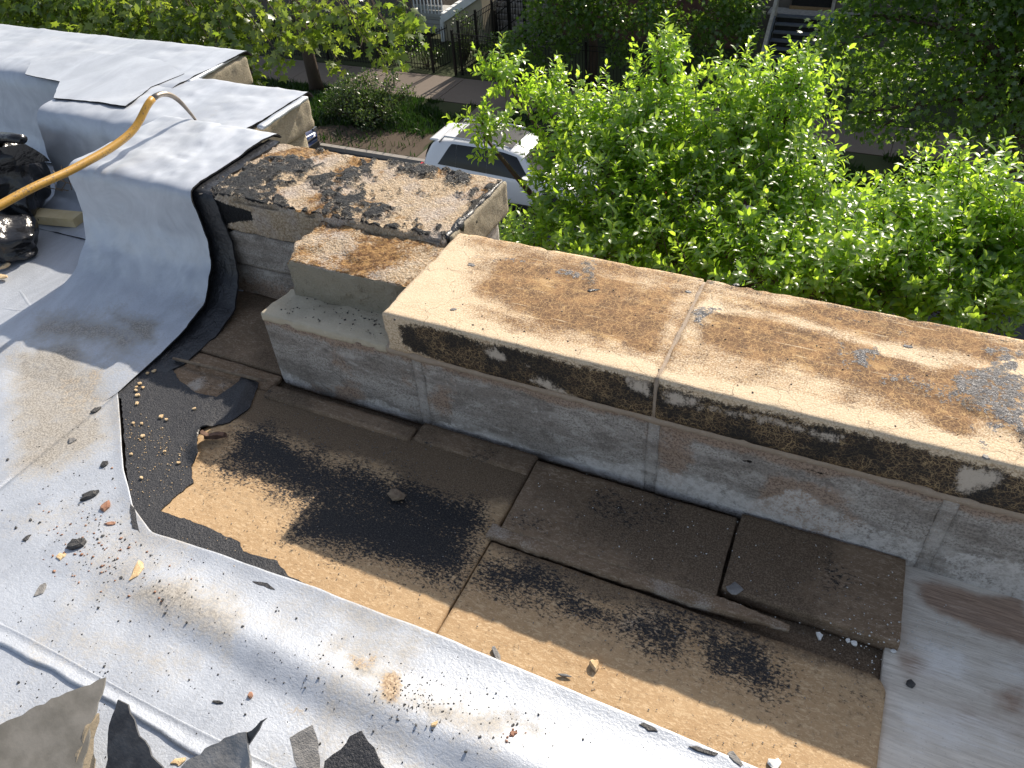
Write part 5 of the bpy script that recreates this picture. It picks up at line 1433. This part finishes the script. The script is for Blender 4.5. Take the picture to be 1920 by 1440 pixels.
def build_leaves(name, P, D, N, S, tmpl, mat, parent, rnd, label=None):
    T, F = tmpl
    D = unit(D); B = unit(np.cross(N, D)); N = np.cross(D, B)
    V = P[:, None, :]+S[:, None, None]*(T[None, :, 0:1]*D[:, None, :]+T[None, :, 1:2]*B[:, None, :]+T[None, :, 2:3]*N[:, None, :])
    n = len(P); k = len(T)
    tr = (F[None]+k*np.arange(n)[:, None, None]).reshape(-1, 3)
    return tri_mesh(name, V.reshape(-1, 3), tr, mat, parent, True, {'rnd': np.repeat(rnd, k)})
def blob_points(c, r, n, shell=.45, squash=(1, 1, .9)):
    d = unit(RNG.normal(size=(n, 3))); q = RNG.random(n)**shell
    return np.asarray(c)+d*(q*r)[:, None]*np.array(squash), d
def shoot_leaves(pos, out, k=13, L=(.10, .26), size=(.034, .076), upb=.6, droop=.15):
    n = len(pos)
    up = np.array([0, 0, 1.0])
    d = unit(.55*out+upb*up+.4*RNG.normal(size=(n, 3)))
    ln = RNG.uniform(*L, n)
    t = np.linspace(.12, 1, k)[None, :]*np.ones((n, 1))
    P = pos[:, None, :]+d[:, None, :]*(ln[:, None]*t)[..., None]
    a = np.arange(k)[None, :]*2.4+RNG.random((n, 1))*6.28
    e1 = unit(np.cross(d, np.array([.3, .9, .2]))); e2 = np.cross(d, e1)
    rad = e1[:, None, :]*np.cos(a)[..., None]+e2[:, None, :]*np.sin(a)[..., None]
    tip = (.35+.9*t**2)[..., None]
    ld = unit(d[:, None, :]*tip+rad*.9-droop*up+RNG.normal(size=P.shape)*.16)
    nn = unit(d[:, None, :]+.35*up-.4*rad+RNG.normal(size=P.shape)*.2)
    S = RNG.uniform(*size, (n, k))*(1-.35*np.clip(t-.75, 0, 1)*2)
    rnd = np.clip(RNG.random((n, k))*.6+.45*t-.1+RNG.normal(size=(n, 1))*.12, 0, 1)
    return P.reshape(-1, 3), ld.reshape(-1, 3), nn.reshape(-1, 3), S.ravel(), rnd.ravel(), d, ln
def curve(a, b, sag, n=8, seed=0):
    a = np.asarray(a, float); b = np.asarray(b, float)
    rg = np.random.default_rng(seed); off = rg.normal(size=3)*np.linalg.norm(b-a)*.06
    return [a+(b-a)*t+np.array([0, 0, sag])*math.sin(math.pi*t)+off*math.sin(math.pi*t*1.0) for t in np.linspace(0, 1, n)]
def tree_wood(t, base, fork, tips, r0, mat, trunk_name='trunk', twigs=()):
    tr = MB(); P = curve(base, fork, 0, 9, 3); rr = np.linspace(r0*1.25, r0*.75, 9); rr[0] *= 1.25
    tr.tube(P, list(rr), 12).build(trunk_name, mat, t, True)
    for i, tip in enumerate(tips):
        L = np.linalg.norm(np.asarray(tip)-fork)
        c = curve(np.asarray(fork)+np.array([0, 0, -.15]), tip, .12*L, 9, i+11)
        MB().tube(c, list(np.linspace(r0*.5, r0*.08, 9)), 7).build('limb', mat, t, True)
    if len(twigs):
        w = MB()
        for a, b, r in twigs: w.tube([a, (np.asarray(a)+np.asarray(b))/2+RNG.normal(size=3)*.02*np.linalg.norm(np.asarray(b)-a), b], [r, r*.75, r*.4], 4, 1, False)
        o = w.build('twigs', MT['twigbark'], t, True); o['kind'] = 'stuff'

# ---- bright pear tree in front of the parapet
pear = thing('pear_tree', 'bright green leafy tree growing up close behind the parapet', 'tree', (-.6, 5.0, GW))
PB = [(1238,125,5.3,.12,1),(1238,185,5.3,.24,1),(1228,245,5.2,.38,1),(1130,245,5.1,.34,1),(1055,215,5.1,.22,.8),(1000,175,5.2,.14,.8),(945,132,5.3,.09,.9),(1062,285,4.9,.28,1),(908,240,4.8,.07,.8),
      (1190,320,4.9,.50,1.2),(1385,150,5.4,.10,.8),(1375,220,5.3,.36,1.1),(1470,195,5.3,.20,.9),(1497,140,5.4,.07,.9),(1390,290,5.1,.50,1.2),(1480,285,5.1,.26,1.0),(1145,385,4.6,.40,1.2),(1050,400,4.5,.22,1),(990,460,4.5,.16,1),
      (1250,425,4.6,.54,1.3),(1400,415,4.7,.52,1.2),(1530,410,4.8,.32,1.0),(1640,435,4.8,.28,1.0),(1720,385,5.0,.18,.9),(1795,365,5.0,.10,.9),(1790,430,4.8,.32,1.0),(1880,445,4.7,.34,1.0),(1960,440,4.8,.45,1.1),
      (1560,480,4.4,.44,1.2),(1690,480,4.4,.42,1.2),(1815,495,4.5,.33,1.1),(1945,490,4.6,.22,1.0),(1650,545,4.2,.30,1.1),(1760,560,4.2,.24,1.1),(1400,515,4.1,.38,1.2),(1520,555,4.0,.32,1.2),(1280,500,4.2,.34,1.2),(1130,465,4.2,.32,1.2),(1010,490,4.1,.22,1),(1850,590,4.2,.08,.8),(1880,568,4.3,.07,.8)]
pos = []; out = []; tips = []; tw_ = []
fork = np.array([-.7, 5.1, -3.3])
for px, py, y, r, w in PB:
    c = at_y(px, py+(16 if py < 270 else 0), y); tips.append(c)
    n = int((34+520*r*r)*w)
    p, d = blob_points(c, r*.82, n); m_ = max(3, n//9); q_, e_ = blob_points(c, r*.86, m_, .4); ix = RNG.integers(0, m_, n); p = np.where(RNG.random((n, 1)) < .7, q_[ix]+RNG.normal(size=(n, 3))*.065, p); d = unit(p-np.asarray(c)+1e-6); pos.append(p); out.append(d)
    for k in range(0, n, 5): tw_.append((c-np.array([0, 0, r*.35])+RNG.normal(size=3)*r*.12, p[k], .006))
# dark inner foliage lower down, so that nothing shows through the crown
for k in range(26):
    c = np.array([RNG.uniform(-2.2, .7), RNG.uniform(4.2, 6.0), RNG.uniform(-3.9, -2.5)])
    p, d = blob_points(c, .55, 60); pos.append(p); out.append(d)
pos = np.vstack(pos); out = np.vstack(out)
P, D, N, S, R_, d, ln = shoot_leaves(pos, out)
build_leaves('crown', P, D, N, S, (PEAR_T, PEAR_F), MT['pear'], pear, R_)
for k in range(0, len(pos), 2): tw_.append((pos[k], pos[k]+d[k]*ln[k], .003))
tree_wood(pear, (-.5, 5.0, GW-.1), fork, [np.asarray(t) for t in tips[::2]], .11, MT['bark'], 'trunk', tw_)

# ---- maple hanging in from the upper left
map1 = thing('maple_tree', 'maple branches with pointed leaves hanging in above the silver parapet', 'tree', (-9.5, 5.6, GW))
MBL = [(20,15,5.2,.42),(90,35,5.1,.36),(160,45,5.0,.34),(230,60,4.9,.30),(300,70,4.9,.28),(350,80,4.8,.22),(410,85,4.8,.20),(60,-30,5.3,.5),(160,-20,5.3,.5),(270,5,5.2,.42),(370,20,5.1,.36),(440,20,5.1,.26),
       (500,30,5.2,.24),(545,70,5.0,.15),(530,110,4.9,.08),(560,20,5.3,.26),(620,25,5.3,.22),(600,60,5.2,.14),(660,45,5.2,.14),(700,20,5.3,.18),(730,60,5.2,.11),(752,95,5.1,.07),(770,20,5.3,.15),(690,85,5.1,.06),(635,120,5.1,.05),(475,140,4.8,.07),(460,110,4.8,.08),(722,112,5.1,.05),(480,60,5.0,.13),(790,50,5.3,.06),(455,150,4.7,.06)]
LP = []; LD = []; LN = []; LS = []; LR = []; tw_ = []
hub = np.array([-7.2, 5.6, .8])
for i, (px, py, y, r) in enumerate(MBL):
    c = at_y(px, py, y); n = int(10+430*r*r*1.5) if px < 470 else int(3+230*r*r)
    p, d = blob_points(c, r, n, .5)
    for k in range(n):
        m = 5
        q = p[k]+RNG.normal(size=(m, 3))*.045
        ld = unit(d[k]*.4+RNG.normal(size=(m, 3))*.55+np.array([0, -.1, -.45]))
        LP.append(q); LD.append(ld); LN.append(unit(RNG.normal(size=(m, 3))*.45+np.array([0, -.25, .9]))); LS.append(RNG.uniform(.06, .10, m)); LR.append(np.clip(RNG.random(m)*.7+RNG.normal()*.2+.15, 0, 1))
        if k % 2 == 0: tw_.append((c+np.array([-.1, .1, r*.6]), p[k], .004))
    a = c+np.array([-.45-.3*RNG.random(), .25, .55+.3*RNG.random()])
    q0 = hub*.35+a*.65
    tw_.append((q0, a, .012)); tw_.append((a, c, .007))
for c, r, n in (((-8.6, 5.6, 1.2), 1.3, 420), ((-7.0, 5.8, 1.6), 1.0, 300), ((-9.6, 5.0, .3), 1.0, 300)):
    p, d = blob_points(c, r, n, .4)
    LP.append(p); LD.append(unit(d+RNG.normal(size=p.shape)*.5)); LN.append(unit(RNG.normal(size=p.shape)*.4+np.array([0, 0, 1.]))); LS.append(RNG.uniform(.09, .13, n)); LR.append(RNG.random(n))
build_leaves('crown', np.vstack(LP), np.vstack(LD), np.vstack(LN), np.hstack(LS), (MAPLE_T, MAPLE_F), MT['maple'], map1, np.hstack(LR))
tree_wood(map1, (-9.5, 5.6, GW-.1), np.array([-9.3, 5.6, -1.0]), [hub, np.array([-8.0, 5.4, .2]), np.array([-9.9, 5.0, 1.5])], .16, MT['bark'], 'trunk', tw_)

# ---- street trees and yard trees across the road
def far_tree(name, label, base, fork, blobs, per, size, mat, r0=.14, tmpl=(MAPLE_T, MAPLE_F)):
    t = thing(name, label, 'tree', tuple(base))
    LP = []; LD = []; tips = []
    for c, r in blobs:
        n = int(per*r*r); p, d = blob_points(c, r, n, .42)
        LP.append(p); LD.append(d); tips.append(np.asarray(c))
    P = np.vstack(LP); d = np.vstack(LD); n = len(P)
    P = P+RNG.normal(size=P.shape)*.05
    build_leaves('crown', P, unit(d*.5+RNG.normal(size=P.shape)*.6+np.array([0, 0, -.35])), unit(RNG.normal(size=P.shape)*.5+d*.3+np.array([0, 0, .8])),
                 RNG.uniform(size[0], size[1], n), tmpl, MT[mat], t, np.clip(RNG.random(n), 0, 1))
    tree_wood(t, base, fork, tips[::3], r0, MT['bark'])
    return t
mb = [(at_y(px, py, y), r) for px, py, y, r in ((965,75,23.5,.45),(1000,110,23.6,.40),(1010,45,24,.7),(1080,20,24,.9),(1060,85,24.2,.5),(1150,35,24,.8),(1160,100,24.4,.45),(1230,30,24,.8),(1290,60,24,.7),(1350,40,24,.7),(1400,60,23.8,.45),(1330,110,24,.5),(1400,15,24,.6),(960,130,23.6,.3),(1250,110,24.3,.5),(1090,-60,24,1.2),(1250,-60,24,1.2),(1370,-50,24,1.0),(1010,-40,24,.8),(1170,-140,24.5,1.4),(1330,-150,24.5,1.3))]
far_tree('maple_tree', 'leafy tree behind the iron fence at the top middle', (-9.75, 25.6, GW-.1), np.array([-9.7, 25.5, GW+2.2]), mb, 1150, (.10, .16), 'maple_dark', .16)
mb = []
for px in range(1575, 2200, 80):
    for py in range(-330, 275, 72):
        lim = 215 if px < 1620 else (258 if px < 1780 else 285)
        if py > lim-55: continue
        if px < 1600 and py < 40: continue
        mb.append((at_y(px+RNG.uniform(-20, 20), py+RNG.uniform(-20, 20), RNG.uniform(17.8, 20.8)), RNG.uniform(.72, 1.0)))
for px, py in ((1600,215),(1560,110),(1545,170),(1650,240),(1700,245),(1740,250),(1830,250),(1900,280),(1860,290),(1590,30),(1560,60),(1620,225)): mb.append((at_y(px, py, 19.0), .42))
far_tree('maple_tree', 'large dark maple filling the upper right, bare sidewalk under it', (2.6, 20.6, GW-.1), np.array([2.55, 20.5, GW+2.6]), mb, 520, (.11, .17), 'maple_dark', .24)
mb = [((-18.9+x, 22.3+y, GW+z), r) for x, y, z, r in ((0,0,6.2,1.6),(-1.6,.3,5.6,1.3),(1.7,-.2,5.8,1.4),(.2,1.2,5.2,1.2),(.4,-1.3,5.9,1.3),(-.9,-.9,6.9,1.3),(1.0,.8,7.0,1.3),(-2.8,0,6.4,1.2),(2.9,.3,6.3,1.2))]
far_tree('maple_tree', 'street tree with a bare grey trunk rising left of the shrub', (-18.9, 22.3, GW-.1), np.array([-18.95, 22.3, GW+4.0]), mb, 700, (.12, .18), 'maple_dark', .19)

def bush(name, label, cx, cy, blobs, per, size, mat='shrub'):
    t = thing(name, label, 'shrub', (cx, cy, GW))
    LP = []; LD = []; w = MB()
    for x, y, z, r in blobs:
        c = (cx+x, cy+y, GW+z); p, d = blob_points(c, r, int(per*r*r), .5); LP.append(p); LD.append(d)
        for k in range(0, len(p), 12): w.tube([(cx+x*.3, cy+y*.3, GW-.05), p[k]], [.012, .005], 4)
    P = np.vstack(LP); d = np.vstack(LD); n = len(P)
    build_leaves('foliage', P, unit(d*.6+RNG.normal(size=P.shape)*.5+np.array([0, 0, .3])), unit(RNG.normal(size=P.shape)*.5+np.array([0, 0, .8])), RNG.uniform(*size, n), (LEAF_T, LEAF_F), MT[mat], t, RNG.random(n))
    w.build('stems', MT['bark'], t)
    return t
bush('shrub', 'loose leafy shrub on the grass strip left of the white SUV', -15.9, 20.7, [(-.9,.2,.5,.55),(-.3,.1,.75,.6),(.4,-.1,.6,.55),(.9,.2,.75,.5),(.1,.5,1.05,.4),(-.7,.5,.95,.35),(1.3,-.3,.45,.45),(.2,-.6,.45,.5),(.8,-.9,.35,.4),(-.9,-.4,.35,.4),(1.0,.7,1.15,.25),(1.6,.5,.8,.3)], 1500, (.07, .12))
bush('shrub', 'small pale shrub growing against the fence by the gate', -16.1, 25.5, [(0,0,.4,.4),(.35,.2,.5,.3),(-.3,.1,.4,.3)], 1100, (.06, .10))
bush('shrub', 'tall shrub just inside the open gate', -15.2, 26.6, [(0,0,.6,.5),(.3,.3,1.1,.45),(-.2,.4,1.3,.4),(.1,.1,.3,.5)], 1100, (.06, .10))
bush('shrub', 'dark bushy shrub inside the fence right of the gate', -13.4, 26.2, [(0,0,.6,.7),(.9,.2,.5,.6),(-.5,.3,.6,.5)], 800, (.07, .12), 'maple_dark')
bush('shrub', 'dark hedge plant behind the fence under the hanging maple leaves', -18.6, 26.2, [(-1.6,0,.7,.8),(0,.2,.8,.8),(1.3,0,.7,.7),(.5,.5,1.3,.6)], 600, (.08, .13), 'maple_dark')

# ---- grass on the strip beyond the road
def grass(name, n, region, hgt, label):
    x = RNG.uniform(region[0], region[1], n); y = RNG.uniform(region[2], region[3], n)
    Q = P3(np.column_stack([x, y]))
    keep = (fbm(Q, .9, 3, 77) > .38) & ~((x > -12.6) & (x < -11.3)) & ~((x > -16.3) & (x < -12.8) & (y < 19.9) & (RNG.random(n) > .12))
    x, y = x[keep], y[keep]; n = len(x)
    h = RNG.uniform(*hgt, n)*(.6+.9*fbm(Q[keep], 1.5, 2, 78)); a = RNG.random(n)*6.28; lean = RNG.normal(size=(n, 2))*.4
    w = .012+.01*RNG.random(n)
    b = np.column_stack([x, y, np.full(n, GW-.025)])
    s = np.column_stack([np.cos(a)*w, np.sin(a)*w, 0*a])
    top = b+np.column_stack([lean[:, 0]*h, lean[:, 1]*h, h]); mid = b+np.column_stack([lean[:, 0]*h*.3, lean[:, 1]*h*.3, h*.55])
    V = np.stack([b-s, b+s, mid-s*.8, mid+s*.8, top], 1).reshape(-1, 3)
    F = np.array([(0,1,3),(0,3,2),(2,3,4)])
    o = tri_mesh(name, V, (F[None]+5*np.arange(n)[:, None, None]).reshape(-1, 3), MT['grass'], None, False, {'rnd': np.repeat(RNG.random(n), 5)})
    return tag(o, label, 'grass', kind='stuff')
grass('grass', 42000, (-24, 5, 18.56, 22.66), (.10, .26), 'dark green grass on the strip between kerb and sidewalk')
# overhead service wire seen at the right edge
wa = at_y(1840, 548, 9.0); wb = at_y(1990, 568, 9.0)
wd = (wb-wa)/np.linalg.norm(wb-wa)
tag(MB().tube([wa-wd*.4, (wa+wb)/2+np.array([0, 0, -.01]), wb, wb+wd*9+np.array([0, 0, .6])], .006, 6).build('service_wire', MT['trim'], None, True),
    'thin service wire above the street at the right edge', 'wire')
